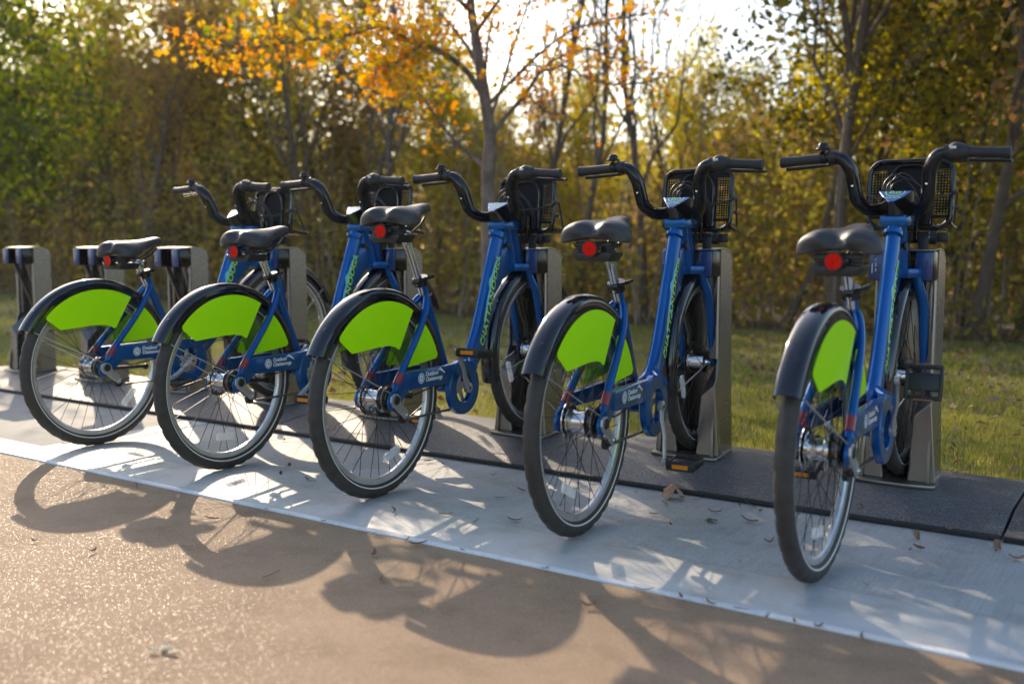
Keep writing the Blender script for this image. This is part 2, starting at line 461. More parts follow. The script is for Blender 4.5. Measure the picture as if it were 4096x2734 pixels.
# bike station base plates: a ramp, a flat top and a back edge; four docks stand on each
def base_plate(x0, x1, label):
    t = empty('base_plate', ((x0 + x1) / 2, 3.3, 0.0))
    w = (x1 - x0) / 2 - 0.004
    b = MB()
    b.prism([(2.985 - 3.3, 0.003), (2.985 - 3.3, 0.016), (3.20 - 3.3, PLATE_Z - 0.001), (3.23 - 3.3, PLATE_Z), (3.60 - 3.3, PLATE_Z), (3.62 - 3.3, PLATE_Z - 0.008), (3.62 - 3.3, 0.003)], -w, w, 0, bev=0.003)
    b.obj('plate', G_PLATE, t)
    b = MB(); b.box((0, 2.976 - 3.3, 0.010), (2 * w, 0.017, 0.015), bev=0.003)
    b.obj('rubber_lip', M_LIP, t)
    tag(t, label, 'base plate', 'base plates of the bike station')
base_plate(0.365, 3.285, 'dark gritty base plate at the right edge of the photo with no dock on it')
base_plate(-2.555, 0.365, 'dark gritty base plate under the four nearest docked bikes')
base_plate(-5.475, -2.555, 'dark gritty base plate under the three empty docks and the leftmost bike')

# ------------------------------------------------------------------ the bicycles
WR = 0.33                     # wheel radius
HUBR = (0.0, 0.037, 0.322)
HUBF = (0.0, 1.055, 0.386)

def arc(cy, cz, r, a0, a1, n):
    return [(cy + r * math.cos(R(a0 + (a1 - a0) * i / n)), cz + r * math.sin(R(a0 + (a1 - a0) * i / n))) for i in range(n + 1)]

def make_tyre_mesh():
    b = MB(); n = 144; q = 18; vs = []; fs = []
    rc, rr = 0.3055, 0.0245
    for i in range(n):
        t = 2 * PI * i / n
        for j in range(q):
            a = 2 * PI * j / q + PI / q
            x = rr * 0.98 * math.cos(a + PI / 2) ; dr = rr * math.sin(a + PI / 2)
            k = 0.0
            ang = abs(math.atan2(x, dr))
            if 0.42 < ang < 1.3: k = -0.0022 if (i % 4 == 0) else 0.0002
            if ang < 0.25 and i % 4 < 2: k = -0.0016
            if ang > 2.5: k = -0.003
            xx = x + (k if x > 0 else -k) * 0.8; r = rc + dr + k
            vs.append((xx, r * math.cos(t), r * math.sin(t)))
    for i in range(n):
        for j in range(q):
            fs.append((i * q + j, i * q + (j + 1) % q, ((i + 1) % n) * q + (j + 1) % q, ((i + 1) % n) * q + j))
    b.add(vs, fs)
    return b

def make_wheel(name, parent, loc, front=False):
    b = MB()
    b.lathe([(-0.0125, 0.2865), (-0.0130, 0.279), (-0.0105, 0.270), (-0.005, 0.2655), (0.005, 0.2655), (0.0105, 0.270), (0.0130, 0.279), (0.0125, 0.2865), (0.009, 0.2865), (0.0, 0.281), (-0.009, 0.2865)], n=96, closed=True)
    for i in range(32):                      # spoke nipples on the rim
        a = 2 * PI * (i + 0.5) / 32
        b.lathe([(-0.002, 0.0), (-0.002, 0.002), (0.002, 0.002), (0.002, 0.0)], c=(0.002 if i % 2 else -0.002, 0.262 * math.cos(a), 0.262 * math.sin(a)), n=5)
    w = b.obj(name, M_RIM, parent, loc=loc); w.scale = (.92, .976, .976)
    t = make_tyre_mesh().obj('tyre', M_RUBBER, w, smooth=60)
    b = MB()
    for sgn in (1, -1):
        b.lathe([(sgn * 0.0196, 0.2925), (sgn * 0.0215, 0.2925), (sgn * 0.0224, 0.2965), (sgn * 0.0204, 0.2965)], n=96, closed=True)
    b.obj('reflective_stripe', M_STRIPE, w)
    # hub
    b = MB()
    if front:
        b.lathe([(-0.052, 0.0), (-0.052, 0.008), (-0.036, 0.010), (-0.034, 0.040), (-0.028, 0.040), (-0.026, 0.034), (0.022, 0.034), (0.026, 0.040), (0.032, 0.040), (0.034, 0.016), (0.052, 0.010), (0.052, 0.0)], n=36)
        b.lathe([(-0.046, 0.0), (-0.046, 0.045), (-0.038, 0.05), (-0.036, 0.0)], n=36, m=1)
    else:
        b.lathe([(-0.060, 0.0), (-0.060, 0.008), (-0.050, 0.010), (-0.046, 0.016), (-0.036, 0.030), (-0.0335, 0.044), (-0.029, 0.044), (-0.026, 0.033), (-0.012, 0.029), (0.012, 0.029), (0.018, 0.036), (0.022, 0.036), (0.026, 0.044), (0.030, 0.044), (0.032, 0.030), (0.036, 0.025), (0.060, 0.01), (0.060, 0.0)], n=40)
        b.lathe([(-0.0405, 0.020), (-0.0405, 0.056), (-0.038, 0.057), (-0.0375, 0.020)], n=40, closed=True)
        for i in range(12):                  # drilled ring of the brake disc
            a = 2 * PI * i / 12
            b.lathe([(-0.0415, 0.0), (-0.0415, 0.004), (-0.0407, 0.004)], c=(0, 0.048 * math.cos(a), 0.048 * math.sin(a)), n=6, m=1)
    b.obj('hub', [M_CHROME, M_BLACKM], w)
    if front:
        vs, fs = text_mesh("Nexus", 0.011, bold=0.0002)
        b = MB(); b.add([(x * 0.8 , -0.0345, y) if False else (x, -0.0345 * math.cos(y / 0.034), 0.0345 * math.sin(y / 0.034)) for x, y in vs], fs)
        b.obj('hub_lettering', M_REDDARK, w, smooth=0)
    # spokes, one object each: 8 shapes turned about the axle
    fl = 0.041
    proto = {}
    for sgn in (1, -1):
        for d in (1, -1):
            bb = MB()
            a1 = d * R(62)
            bb.tube([(sgn * 0.029, fl * math.cos(a1 * 0.6), fl * math.sin(a1 * 0.6)), (sgn * 0.002, 0.2665, 0.0)], 0.0012, 5)
            proto[(sgn, d)] = bb.mesh('spoke', M_SPOKE)
    for i in range(32):
        o = bpy.data.objects.new('spoke', proto[(1 if i % 2 else -1, 1 if (i // 2) % 2 else -1)]); COL.objects.link(o)
        o.parent = w; o.rotation_euler = (2 * PI * (i + 0.5) / 32, 0, 0)
    # oblong clear reflector clipped between the spokes, at angle 0 (+y); wheel is turned to place it
    b = MB()
    pl = [(0.205 + 0.015 * math.cos(R(a)) * 1.0, (0.036 if math.sin(R(a)) > 0 else -0.036) + 0.008 * math.sin(R(a))) for a in (0, 30, 60, 90, 120, 150, 180, 210, 240, 270, 300, 330)]
    b.prism(pl, 0.004, 0.013, 0, bev=0.0015)
    b.prism([(0.196, -0.020), (0.214, -0.020), (0.214, 0.020), (0.196, 0.020)], 0.0125, 0.0145, 0)
    b.obj('wheel_reflector', M_CLEARREF, w)
    return w

def fender(parent, name, hub, a0, a1):
    b = MB()
    x = 0.031
    prof = [(-x + .001, 0.3185), (-x + .0015, 0.3275), (-x - .0012, 0.3295), (-x - .0012, 0.334), (-0.0288, 0.3435), (-0.020, 0.3495), (-0.008, 0.352), (0.008, 0.352), (0.020, 0.3495), (0.0288, 0.3435), (x + .0012, 0.334), (x + .0012, 0.3295), (x - .0015, 0.3275), (x - .001, 0.3185),
            (x - .002, 0.318), (x - .002, 0.333), (0.0262, 0.342), (0.019, 0.3475), (0.007, 0.350), (-0.007, 0.350), (-0.019, 0.3475), (-0.0262, 0.342), (-x + .002, 0.333), (-x + .002, 0.318)]
    b.lathe(prof, c=(0, hub[1], hub[2]), n=72, a0=R(a0), a1=R(a1), closed=True)
    for s in (1, -1):                        # rolled bead along both edges
        b.tube([(s * 0.0305, hub[1] + 0.3185 * math.cos(R(t)), hub[2] + 0.3185 * math.sin(R(t))) for t in np.linspace(a0 + 0.5, a1 - 0.5, 50)], 0.0028, 6)
    # rivet studs
    for t in (a1 - 14, a0 + 20):
        b.lathe([(0.345, 0.006), (0.3535, 0.005), (0.3545, 0.0)], c=(0, 0, 0), axis=2, n=10)
        vs = b.v[-30:]
        M = Matrix.Translation((0.012, hub[1], hub[2])) @ Matrix.Rotation(R(t - 90), 4, 'X')
        b.v[-30:] = [tuple(M @ Vector(v)) for v in vs]
    return b.obj(name, M_FENDER, parent, smooth=50)

def make_saddle(parent):
    """origin at rear centre under the seat: y forward"""
    st = np.array([0, .006, .02, .045, .08, .115, .15, .19, .225, .25, .264, .272])
    hw = [.050, .084, .099, .106, .103, .088, .062, .042, .035, .031, .024, .008]
    tz = [.042, .060, .072, .079, .081, .081, .082, .086, .092, .095, .092, .080]
    bz = [.022, .012, .004, .001, .003, .014, .027, .042, .052, .058, .063, .070]
    gd = [.030, .022, .018, .015, .013, .010, .006, .004, .002, .001, 0, 0]
    N = 40; vs = []; fs = []
    ys = np.concatenate([np.linspace(0, .02, 6), np.linspace(.03, .25, 20), np.linspace(.255, .272, 7)])
    for y in ys:
        w = interp(st, hw, y); t = interp(st, tz, y); bo = interp(st, bz, y); g = interp(st, gd, y)
        for j in range(N):
            a = 2 * PI * j / N
            c, s_ = math.cos(a), math.sin(a)
            x = w * math.copysign(abs(c) ** 0.8, c)
            mid = bo + (t - bo) * 0.42
            z = mid + ((t - mid) if s_ > 0 else (mid - bo)) * math.copysign(abs(s_) ** 0.72, s_)
            u = x / max(w, .02)
            if s_ > 0: z -= g * math.exp(-(x / 0.021) ** 2)
            if s_ < 0: z += (1 - u * u) * 0.022 * (1 if y < 0.15 else 0.3)
            z -= 0.010 * abs(u) ** 3 if y < .12 else 0
            yy = y + (0.022 * math.exp(-(x / 0.022) ** 2) if y < 0.02 else 0.022 * math.exp(-(x / 0.022) ** 2) * max(0, 1 - (y - .02) / .05)) + 0.018 * (abs(u) ** 2.5) * max(0, 1 - y / .06)
            vs.append((x, yy, z))
    k = len(ys)
    for i in range(k - 1):
        for j in range(N):
            fs.append((i * N + j, i * N + (j + 1) % N, (i + 1) * N + (j + 1) % N, (i + 1) * N + j))
    fs.append(tuple(range(N))[::-1]); fs.append(tuple(range((k - 1) * N, k * N)))
    b = MB(); b.add(vs, fs)
    sd_ = b.obj('saddle', M_SADDLE, parent, smooth=80)
    m = sd_.modifiers.new('sub', 'SUBSURF'); m.levels = 1; m.render_levels = 1
    # underside: tray, elastomer bellows, rails
    b = MB()
    b.prism([(-0.055, 0.0), (0.055, 0.0), (0.062, 0.012), (-0.062, 0.012)], 0.030, 0.115, 1, bev=0.003)
    vs_tray = [(-0.058, -0.022), (0.058, -0.022), (0.062, -0.006), (-0.062, -0.006)]
    b.prism([(-0.046, -0.040), (0.046, -0.040), (0.060, -0.022), (0.060, -0.014), (-0.060, -0.014), (-0.060, -0.022)], 0.028, 0.12, 1, bev=0.003)
    for sx in (-1, 1):
        for i in range(4):
            b.lathe([(-0.004, 0.0), (-0.004, 0.017), (-0.002, 0.0215), (0.002, 0.0215), (0.004, 0.017), (0.004, 0.0)], c=(sx * 0.038, 0.055, -0.010 + i * 0.0075), axis=2, n=20)
        b.tube([(sx * 0.020, 0.10, -0.006), (sx * 0.020, 0.16, -0.004), (sx * 0.018, 0.21, 0.020), (sx * 0.012, 0.245, 0.046)], 0.0038, 6)
    b.box((0, 0.080, 0.006), (0.060, 0.04, 0.020), bev=0.004)
    b.obj('saddle_base', M_BLACKM, sd_)
    b = MB()
    for sg in (1, -1):
        pts = [(sg * .0022, -.0190), (sg * .0022, .0190)] + [(sg * .0205 * math.cos(R(t)), .0205 * math.sin(R(t))) for t in range(68, -69, -8)]
        b.prism([(px_, pz_ - .004) for px_, pz_ in pts], .0085, .0105, 1, bev=.0008)
    for gx in range(-4, 5):
        for gz in range(-4, 5):
            if gx and math.hypot(gx, gz) < 4.3: b.box((gx * .0043, .0083, gz * .0043 - .004), (.0026, .0012, .0026), rot=Matrix.Rotation(R(45), 3, 'Y'))
    b.box((0, .0095, -.004), (.0035, .0015, .039))
    b.obj('rear_reflector', M_RED, sd_, smooth=20)
    b = MB()
    b.lathe([(0.016, 0.0), (0.016, 0.020), (-0.001, 0.0240), (-0.0035, 0.0240), (-0.0035, 0.0214), (-0.0012, 0.0212), (-0.0012, 0.0)], c=(0, 0.012, -0.004), axis=1, n=28)
    b.box((0.026, 0.020, -0.002), (0.016, 0.008, 0.012), bev=0.002)
    b.obj('reflector_housing', M_BLACKM, sd_)
    return sd_

# ---- down tube as a surface one can letter on
DT = smooth_path([(0, 0.36, 0.352), (0, 0.45, 0.352), (0, 0.535, 0.362), (0, 0.600, 0.405), (0, 0.645, 0.475), (0, 0.685, 0.575), (0, 0.728, 0.69), (0, 0.765, 0.785), (0, 0.797, 0.862)], 7)
DTN = len(DT)
def dt_r(t):
    return (interp([0, .3, .5, .75, 1], [.024, .024, .0235, .0225, .0225], t), interp([0, .25, .45, .6, 1], [.040, .044, .048, .043, .033], t))
def dt_point(t, v, lift=0.0):
    """point on the right-hand side of the tube: t along, v across (metres, + = forward)"""
    f = t * (DTN - 1); i = min(DTN - 2, int(f)); k = f - i
    p = DT[i].lerp(DT[i + 1], k); T = (DT[min(DTN - 1, i + 2)] - DT[max(0, i - 1)]).normalized()
    B = Vector((0, T.z, -T.y))            # forward/down side across the tube
    ra, rb = dt_r(t)
    a = max(-1, min(1, v / rb))
    return Vector((ra * math.sqrt(max(0, 1 - a * a)) + lift, 0, 0)) + p + B * v

def make_bike():
    root = empty('bicycle')
    # ---------------- frame
    b = MB()
    b.tube(DT, [dt_r(i / (DTN - 1))[0] for i in range(DTN)], 24, side=(1, 0, 0), r2=[dt_r(i / (DTN - 1))[1] for i in range(DTN)])
    b.tube([(0, 0.430, 0.345), (0, 0.300, 0.645), (0, 0.280, 0.692)], [.021, .0185, .0185], 20, side=(1, 0, 0))     # seat tube
    b.lathe([(-0.036, 0.0), (-0.036, 0.024), (0.036, 0.024), (0.036, 0.0)], c=(0, 0.443, 0.313), n=24)              # bottom bracket shell
    b.prism([(0.405, 0.36), (0.41, 0.30), (0.47, 0.29), (0.50, 0.34), (0.54, 0.36), (0.47, 0.39)], -0.018, 0.018, 0, bev=0.005)
    for s in (1, -1):
        st = smooth_path([(s * .006, .303, .645), (s * .020, .286, .628), (s * .034, .255, .588), (s * .045, .20, .521), (s * .058, .085, .400), (s * .0615, .048, .350)], 6)
        b.tube(st, .0125, 14, r2=.0125)
        # dropout plates
        b.prism([(.075, .402), (.115, .398), (.110, .342), (.075, .312), (.055, .294), (.030, .286), (.010, .294), (.003, .318), (.014, .342), (.038, .356), (.055, .380)], s * .0610, s * .0700, 0, bev=.0018)
    # right chainstay box, left chainstay
    b.prism([(.075, .400), (.12, .4035), (.385, .4035), (.385, .338), (.12, .343), (.085, .350)], .044, .0715, 0, bev=.004)
    b.prism([(.06, .395), (.39, .400), (.39, .345), (.10, .352)], -.068, -.046, 0, bev=.004)
    b.box((0, .392, .372), (.10, .034, .052), bev=.006)
    # head tube, collar neck, gusset
    b.tube([(0, .832, .885), (0, .892, .722)], .027, 22, side=(1, 0, 0))
    b.tube([(0, .832, .888), (0, .837, .872)], .0305, 22, side=(1, 0, 0))
    b.prism([(.765, .78), (.790, .860), (.835, .868), (.885, .742), (.86, .728), (.785, .66), (.735, .62)], -.017, .017, 0, bev=.006)
    b.tube([(0, .776, .842), (0, .780, .852)], .029, 22, side=(1, 0, 0), r2=.0375)
    # bosses
    for (y, z) in ((.775, .66), (.748, .60)):
        b.lathe([(.024, .0), (.0245, .004), (.026, .004), (.0265, 0)], c=(0, y, z), n=8)
    b.obj('frame', M_BLUE, root, smooth=40)
    # ring-shaped chain guard housing
    b = MB(); n = 56; cy, cz = .443, .313
    def outr(a):
        a = (a + 180) % 360 - 180
        if 92 < a < 150: return min(.105, .096 / max(.01, math.cos(R(a - 110)) ) if False else .098 + .006 * math.sin(R((a - 92) * 180 / 58)))
        return .096
    vs = []; fs = []
    xs = [.0525, .0735]
    for i in range(n):
        a = 360 * i / n
        ro = outr(a); ri = .053
        for (x, r) in ((xs[0], ri), (xs[1] - .003, ri), (xs[1], ri + .003), (xs[1], ro - .004), (xs[1] - .004, ro), (xs[0], ro)):
            vs.append((x, cy + r * math.cos(R(a)), cz + r * math.sin(R(a))))
    for i in range(n):
        for j in range(6): fs.append((i * 6 + j, i * 6 + (j + 1) % 6, ((i + 1) % n) * 6 + (j + 1) % 6, ((i + 1) % n) * 6 + j))
    b.add(vs, fs)
    b.prism([(.330, .4030), (.40, .4045), (.455, .4092), (.40, .375), (.365, .36), (.34, .34), (.330, .339)], .0530, .0722, 0, bev=.002)
    b.tube([(.063, .50, .38), (.040, .535, .385), (.015, .565, .395)], .022, 12)
    b.obj('chain_guard', M_BLUE, root, smooth=40)
    # crown + front tube + fork
    b = MB()
    b.prism([(-.030, .868), (-.036, .90), (-.058, .925), (-.058, .965), (-.03, .985), (.03, .985), (.058, .965), (.058, .925), (.036, .90), (.030, .868)], .712, .742, 2, bev=.005)
    b.tube([(0, .898, .885), (0, .952, .735)], .0175, 18, side=(1, 0, 0))
    for s in (1, -1):
        b.tube(smooth_path([(s * .041, .948, .735), (s * .046, .958, .690), (s * .0555, .982, .640), (s * .058, 1.004, .570), (s * .058, 1.040, .430), (s * .058, 1.055, .385)], 6), [.0165] * 12 + [.0165 - .0055 * min(1, i / 18) for i in range(19)], 14)
        b.prism([(1.035, .41), (1.045, .372), (1.062, .372), (1.072, .395), (1.062, .415)], s * .0565, s * .0625, 0, bev=.0015)
    b.obj('fork', M_BLUE, root, smooth=40)
    b = MB()
    sh = lambda y, z: (0, y, z)
    ol = [(-.044, .800), (-.036, .778), (0, .768), (.036, .778), (.044, .800), (.040, .885), (.024, .912), (-.024, .912), (-.040, .885)]
    b.prism(ol, .872, .905, 2, bev=.003)
    b.obj('head_collar', M_BLUE, root, smooth=35)
    b = MB()
    b.lathe([(.012, .0), (.028, .014), (.033, .013), (.035, 0)], c=(0, .823, .812), n=20)
    b.lathe([(-.028, .0), (-.028, .010), (.0, .010)], c=(0, .823, .812), n=12)
    b.obj('steering_lock_plug', M_BLACKM, root)
    # ---------------- control cap with blue lid
    top = [(-.049, .800, .9745), (-.030, .765, .9565), (-.008, .738, .9390), (.008, .738, .9390), (.030, .765, .9565), (.049, .800, .9745), (.046, .875, .970), (-.046, .875, .970)]
    bot = [(-.046, .798, .903), (-.030, .770, .903), (-.010, .755, .903), (.010, .755, .903), (.030, .770, .903), (.046, .798, .903), (.040, .895, .903), (-.040, .895, .903)]
    b = MB()
    mid = [tuple(np.array(t) * .86 + np.array(u) * .14) for t, u in zip(top, bot)]
    vs = bot + mid + top
    fs = [tuple(range(8))[::-1], tuple(range(16, 24))]
    for k in (0, 8):
        for j in range(8): fs.append((k + j, k + (j + 1) % 8, k + 8 + (j + 1) % 8, k + 8 + j))
    b.add(vs, fs)
    cap = b.obj('control_cap', M_BLACKG, root, smooth=30)
    A, Bv, Cv = Vector(top[0]), Vector(top[5]), (Vector(top[2]) + Vector(top[3])) / 2
    nrm = (Bv - A).cross(Cv - A).normalized()
    if nrm.z < 0: nrm = -nrm
    ux = (Bv - A).normalized(); uy = nrm.cross(ux)
    O = (A + Bv) / 2
    def face(x, y, l): return O + ux * x + uy * y + nrm * l
    b = MB()
    pl = [(-.0475, -.0015), (-.030, -.036), (-.0075, -.066), (.0075, -.066), (.030, -.036), (.0475, -.0015)]
    vs = [face(x, y, .0004) for x, y in pl] + [face(x * .95, y * .97 - .0008, .0018) for x, y in pl]
    b.add(vs, [tuple(range(6, 12))] + [(j, (j + 1) % 6, 6 + (j + 1) % 6, 6 + j) for j in range(6)])
    b.obj('lid', M_BLUE, cap, smooth=0)
    b = MB()
    def ringp(cx, cy_, r0, r1, a0, a1, n_=18):
        vs = []; 
        for i in range(n_ + 1):
            a = R(a0 + (a1 - a0) * i / n_)
            vs += [face(cx + r0 * math.cos(a), cy_ + r0 * math.sin(a), .0022), face(cx + r1 * math.cos(a), cy_ + r1 * math.sin(a), .0022)]
        b.add(vs, [(2 * i, 2 * i + 1, 2 * i + 3, 2 * i + 2) for i in range(n_)])
    ringp(0, -.006, .026, .0285, 172, 368)
    ringp(-.009, -.010, .0055, .0072, 0, 360); ringp(.009, -.010, .0055, .0072, 0, 360)
    ringp(0, -.004, .014, .0155, 200, 340)
    ringp(-.009, -.010, .0075, .009, 60, 120, 6)
    vs, fs = text_mesh("Ride Right!", .0098, bold=.0002)
    b.add([face(x, y - .043, .0022) for x, y in vs], fs)
    b.obj('lid_print', M_LIME, cap, smooth=0)
    # ---------------- handlebar and its fittings
    b = MB()
    for s in (1, -1):
        pth = [(s * .036, .822, .928), (s * .058, .808, .921), (s * .081, .780, .925), (s * .099, .745, .950), (s * .104, .727, .985), (s * .110, .708, 1.030), (s * .128, .694, 1.064), (s * .155, .690, 1.0755), (s * .19, .690, 1.076), (s * .23, .691, 1.073), (s * .305, .694, 1.067)]
        P = smooth_path(pth, 5)
        k = len(P)
        tt = [i / (k - 1) for i in range(k)]
        ra = [interp([0, .3, .62, .8, 1], [.0205, .0205, .0195, .0135, .0118], t) for t in tt]
        rb = [interp([0, .2, .38, .55, .66, .8, 1], [.0205, .022, .029, .031, .022, .0135, .0118], t) for t in tt]
        # wide axis kept towards the rider
        b.tube(P, rb, 18, side=(0, 1, 0.0001), r2=ra)
    bar = b.obj('handlebar', M_BLACKG, root, smooth=50)
    for s in (1, -1):
        b = MB(); b.lathe([(-.0350, 0.0), (-.0350, .0035), (-.033, .0045), (-.022, .0045)], c=(s * .1035, .7275, .990), axis=1, n=10)
        b.obj('screw', M_CHROME, bar)
    for s in (1, -1):
        b = MB()
        g0 = .178 if s < 0 else .205
        n_ = 16
        P = [(s * (g0 + (.308 - g0) * i / n_), .690 + .004 * i / n_, 1.0745 - .0075 * i / n_) for i in range(n_ + 1)]
        b.tube(P, [.0165 - .0010 * (i % 2) * (1 if s > 0 else .4) - (.001 if 3 < i < 14 else 0) for i in range(n_ + 1)], 18)
        b.lathe([(s * .3065, 0.0), (s * .3065, .0175), (s * .318, .0175), (s * .3195, .014), (s * .3195, 0)], c=(0, .694, 1.0668), n=20)
        b.obj('grip', M_GRIP, bar, smooth=40)
        b = MB()      # brake lever and its clamp, reaching forward under the grip
        b.lathe([(s * .150, .013), (s * .150, .021), (s * .172, .021), (s * .172, .013)], c=(0, .690, 1.0755), n=18, closed=True)
        b.box((s * .165, .715, 1.064), (.028, .036, .020), bev=.005)
        b.tube(smooth_path([(s * .160, .728, 1.062), (s * .185, .748, 1.058), (s * .22, .752, 1.055), (s * .30, .748, 1.050), (s * .318, .744, 1.049)], 4), .0055, 8, r2=.0085)
        b.obj('brake_lever', M_BLACKM, bar)
    b = MB()          # twist shifter bulge on the right
    b.lathe([(.162, .013), (.163, .022), (.172, .0275), (.186, .027), (.200, .0215), (.210, .0195), (.214, .014)], c=(0, .690, 1.0752), n=24)
    b.box((.185, .705, 1.056), (.05, .03, .018), bev=.005)
    b.obj('twist_shifter', M_GRIP, bar)
    b = MB()
    b.box((.176, .6645, 1.083), (.014, .002, .012), rot=Matrix.Rotation(R(25), 3, 'X'))
    b.obj('shifter_window', M_WHITEP, bar)
    # bell
    b = MB()
    b.lathe([(-.150, .012), (-.150, .0185), (-.164, .0185), (-.164, .012)], c=(-.032, .690, 1.0755), n=16, closed=True)
    b.tube([(-.190, .690, 1.090), (-.190, .688, 1.100)], .006, 8)
    b.lathe([(1.098, 0), (1.098, .021), (1.1005, .0225), (1.103, .021), (1.105, .0165), (1.112, .0155), (1.1185, .011), (1.1205, 0)], c=(-.190, .688, 0), axis=2, n=22)
    b.box((-.176, .676, 1.085), (.006, .022, .006), bev=.001)
    b.obj('bell', M_BLACKG, bar)
    # cables looping out of the cap
    for i, (x0, x1, hh, yy) in enumerate([(-.045, .030, .045, .0), (-.036, .055, .036, .012), (-.026, .060, .028, .02), (-.03, .045, .050, .03)]):
        b = MB(); b.tube(smooth_path([(x0, .865 + yy, .955), (x0 - .004, .872 + yy, .985 + hh * .4), ((x0 + x1) / 2 - .01, .885 + yy, .985 + hh), (x1, .90 + yy, .975 + hh * .3), (x1 + .018, .915 + yy, .93), (x1 + .01, .93 + yy, .88)], 6), .0031, 7); b.obj('cable', M_BLACKM, root)
    b = MB(); b.tube(smooth_path([(-.095, .735, .955), (-.07, .80, .93), (-.03, .86, .90), (-.01, .88, .86)], 5), .003, 6); b.obj('cable', M_BLACKM, root)
    b = MB(); b.tube(smooth_path([(.095, .735, .955), (.08, .80, .945), (.06, .87, .91), (.02, .93, .84), (.015, .955, .75)], 5), .003, 6); b.obj('cable', M_BLACKM, root)
    b = MB(); b.tube(smooth_path([(.062, .100, .352), (.045, .16, .32), (.05, .24, .33), (.04, .36, .345)], 5), .0028, 6); b.obj('cable', M_BLACKM, root)

    # ---------------- seat post clamp, post, saddle
    b = MB()
    C_ = Vector((0, .283, .690)); ax = Vector((0, -.4, .916))
    b.tube([C_ - ax * .012, C_ + ax * .012], .0245, 20)
    b.tube([C_ + ax * .012, C_ + ax * .016], .027, 20)
    b.tube(smooth_path([(.0, .262, .694), (.018, .262, .697), (.034, .275, .703), (.042, .296, .709)], 5), .0062, 8, r2=.009)
    b.box((.0, .257, .690), (.030, .016, .020), bev=.004)
    b.obj('seat_clamp', M_BLACKG, root, smooth=40)
    b = MB()
    b.tube([(0, .3525, .53), (0, .2165, .8265 - .03)], .0140, 22)
    b.tube([(0, .2265, .7765), (0, .2125, .807)], .0150, 22)
    b.box((0, .206, .815), (.036, .046, .020), rot=Matrix.Rotation(R(-12), 3, 'X'), bev=.005)
    b.box((0, .200, .828), (.048, .030, .010), rot=Matrix.Rotation(R(-8), 3, 'X'), bev=.003)
    b.prism([(.165, .822), (.19, .818), (.205, .79), (.22, .775), (.215, .80), (.235, .83)], -.012, .012, 0, bev=.003)
    b.obj('seat_post', M_CHROME, root, smooth=35)
    s_ = make_saddle(root); s_.location = (0, .088, .778)
    # ---------------- wheels, fenders, skirt guards
    make_wheel('rear_wheel', root, HUBR)
    make_wheel('front_wheel', root, HUBF, True)
    fender(root, 'rear_fender', (0, .037, .3275), 8, 152)
    fender(root, 'front_fender', HUBF, 22, 196)
    for s in (1, -1):
        for (h, a) in ((HUBR, 150), (HUBF, 192), (HUBF, 40)):
            b = MB(); b.tube([(s * .034, h[1] + .318 * math.cos(R(a)), h[2] + .318 * math.sin(R(a))), (s * .068 if h is HUBR else s * .050, h[1] + .005, h[2] + .012)], .0021, 6)
            b.obj('fender_stay', M_ALU, root)
    for s in (1, -1):
        hy, hz = .037, .3255
        X = .0355 * s
        clear = arc(hy, hz, .322, 142, 14, 28) + [(.320, .398), (.160, .402), (.128, .405), (.108, .425), (.092, .462), (.055, .480), (-.01, .478), (-.12, .470), (-.140, .474), (-.195, .512)]
        b = MB(); b.prism(clear, X - .001 * s, X + .001 * s, 0)
        sk = b.obj('skirt_guard', M_CLEAR, root, smooth=0)
        if s > 0:
            bb = MB(); bb.tube([(X + .002 * s, y, z) for (y, z) in clear[30:-1]] , .0026, 6)
            bb.obj('rolled_edge', M_CLEAR, sk)
        g1 = arc(hy, hz, .311, 136.5, 61.5, 20) + [(.170, .576), (.110, .4785), (.104, .4755), (.098, .4780), (.085, .486), (.05, .493), (0, .493), (-.125, .4845), (-.132, .4845), (-.138, .488), (-.184, .523), (-.190, .530)]
        g2 = arc(hy, hz, .310, 49, 22, 12) + [(.3225, .434), (.317, .429), (.310, .427), (.165, .414), (.150, .4135), (.137, .417), (.134, .424), (.137, .432), (.205, .550)]
        for g in (g1, g2):
            b = MB(); b.prism(g, X + .0014 * s, X + .0026 * s, 0)
            b.obj('green_panel', M_GREEN, sk, smooth=0)
    # ---------------- drive: crank, chainring, chain, tensioner, kickstand
    b = MB()
    for i in range(5):
        a = R(72 * i + 10)
        p0 = Vector((.046, cy + .012 * math.cos(a), cz + .012 * math.sin(a))); p1 = Vector((.046, cy + .066 * math.cos(a), cz + .066 * math.sin(a)))
        b.tube([p0, p1], [.0035] * 2, 8, side=(1, 0, 0), r2=[.012, .007])
    b.lathe([(.043, .062), (.043, .078), (.047, .078), (.047, .062)], c=(0, cy, cz), n=44, closed=True)
    b.lathe([(.040, 0), (.040, .020), (.050, .020), (.050, 0)], c=(0, cy, cz), n=20)
    b.obj('chainring', M_ALU, root)
    for s in (1, -1):
        b = MB()      # crank arm along +z from its origin at the axle
        b.tube([(s * .002, 0, -.004), (s * .004, 0, .04), (s * .016, 0, .09), (s * .022, 0, .168)], [.007, .0065, .006, .006], 12, side=(1, 0, 0), r2=[.017, .014, .0105, .011])
        b.lathe([(-.007, 0), (-.007, .0185), (.007, .0185), (.009, .011), (.009, 0)], n=20)
        b.lathe([(s * .016, 0), (s * .016, .0125), (s * .029, .0125), (s * .030, 0)], c=(0, 0, .168), n=16)
        b.lathe([(s * .0095, 0), (s * .0095, .006), (s * .0102, .006), (s * .0102, 0)], n=12, m=1)
        o = b.obj('crank_arm', [M_ALU, M_BLACKM], root, loc=(s * .086, cy, cz), smooth=40)
        # pedal: open cage with treads and amber reflectors
        b = MB()
        L_, W_ = .092, .082
        for yy in (-W_ / 2, W_ / 2): b.box((s * (.012 + L_ / 2), yy, 0), (L_, .010, .024), bev=.003)
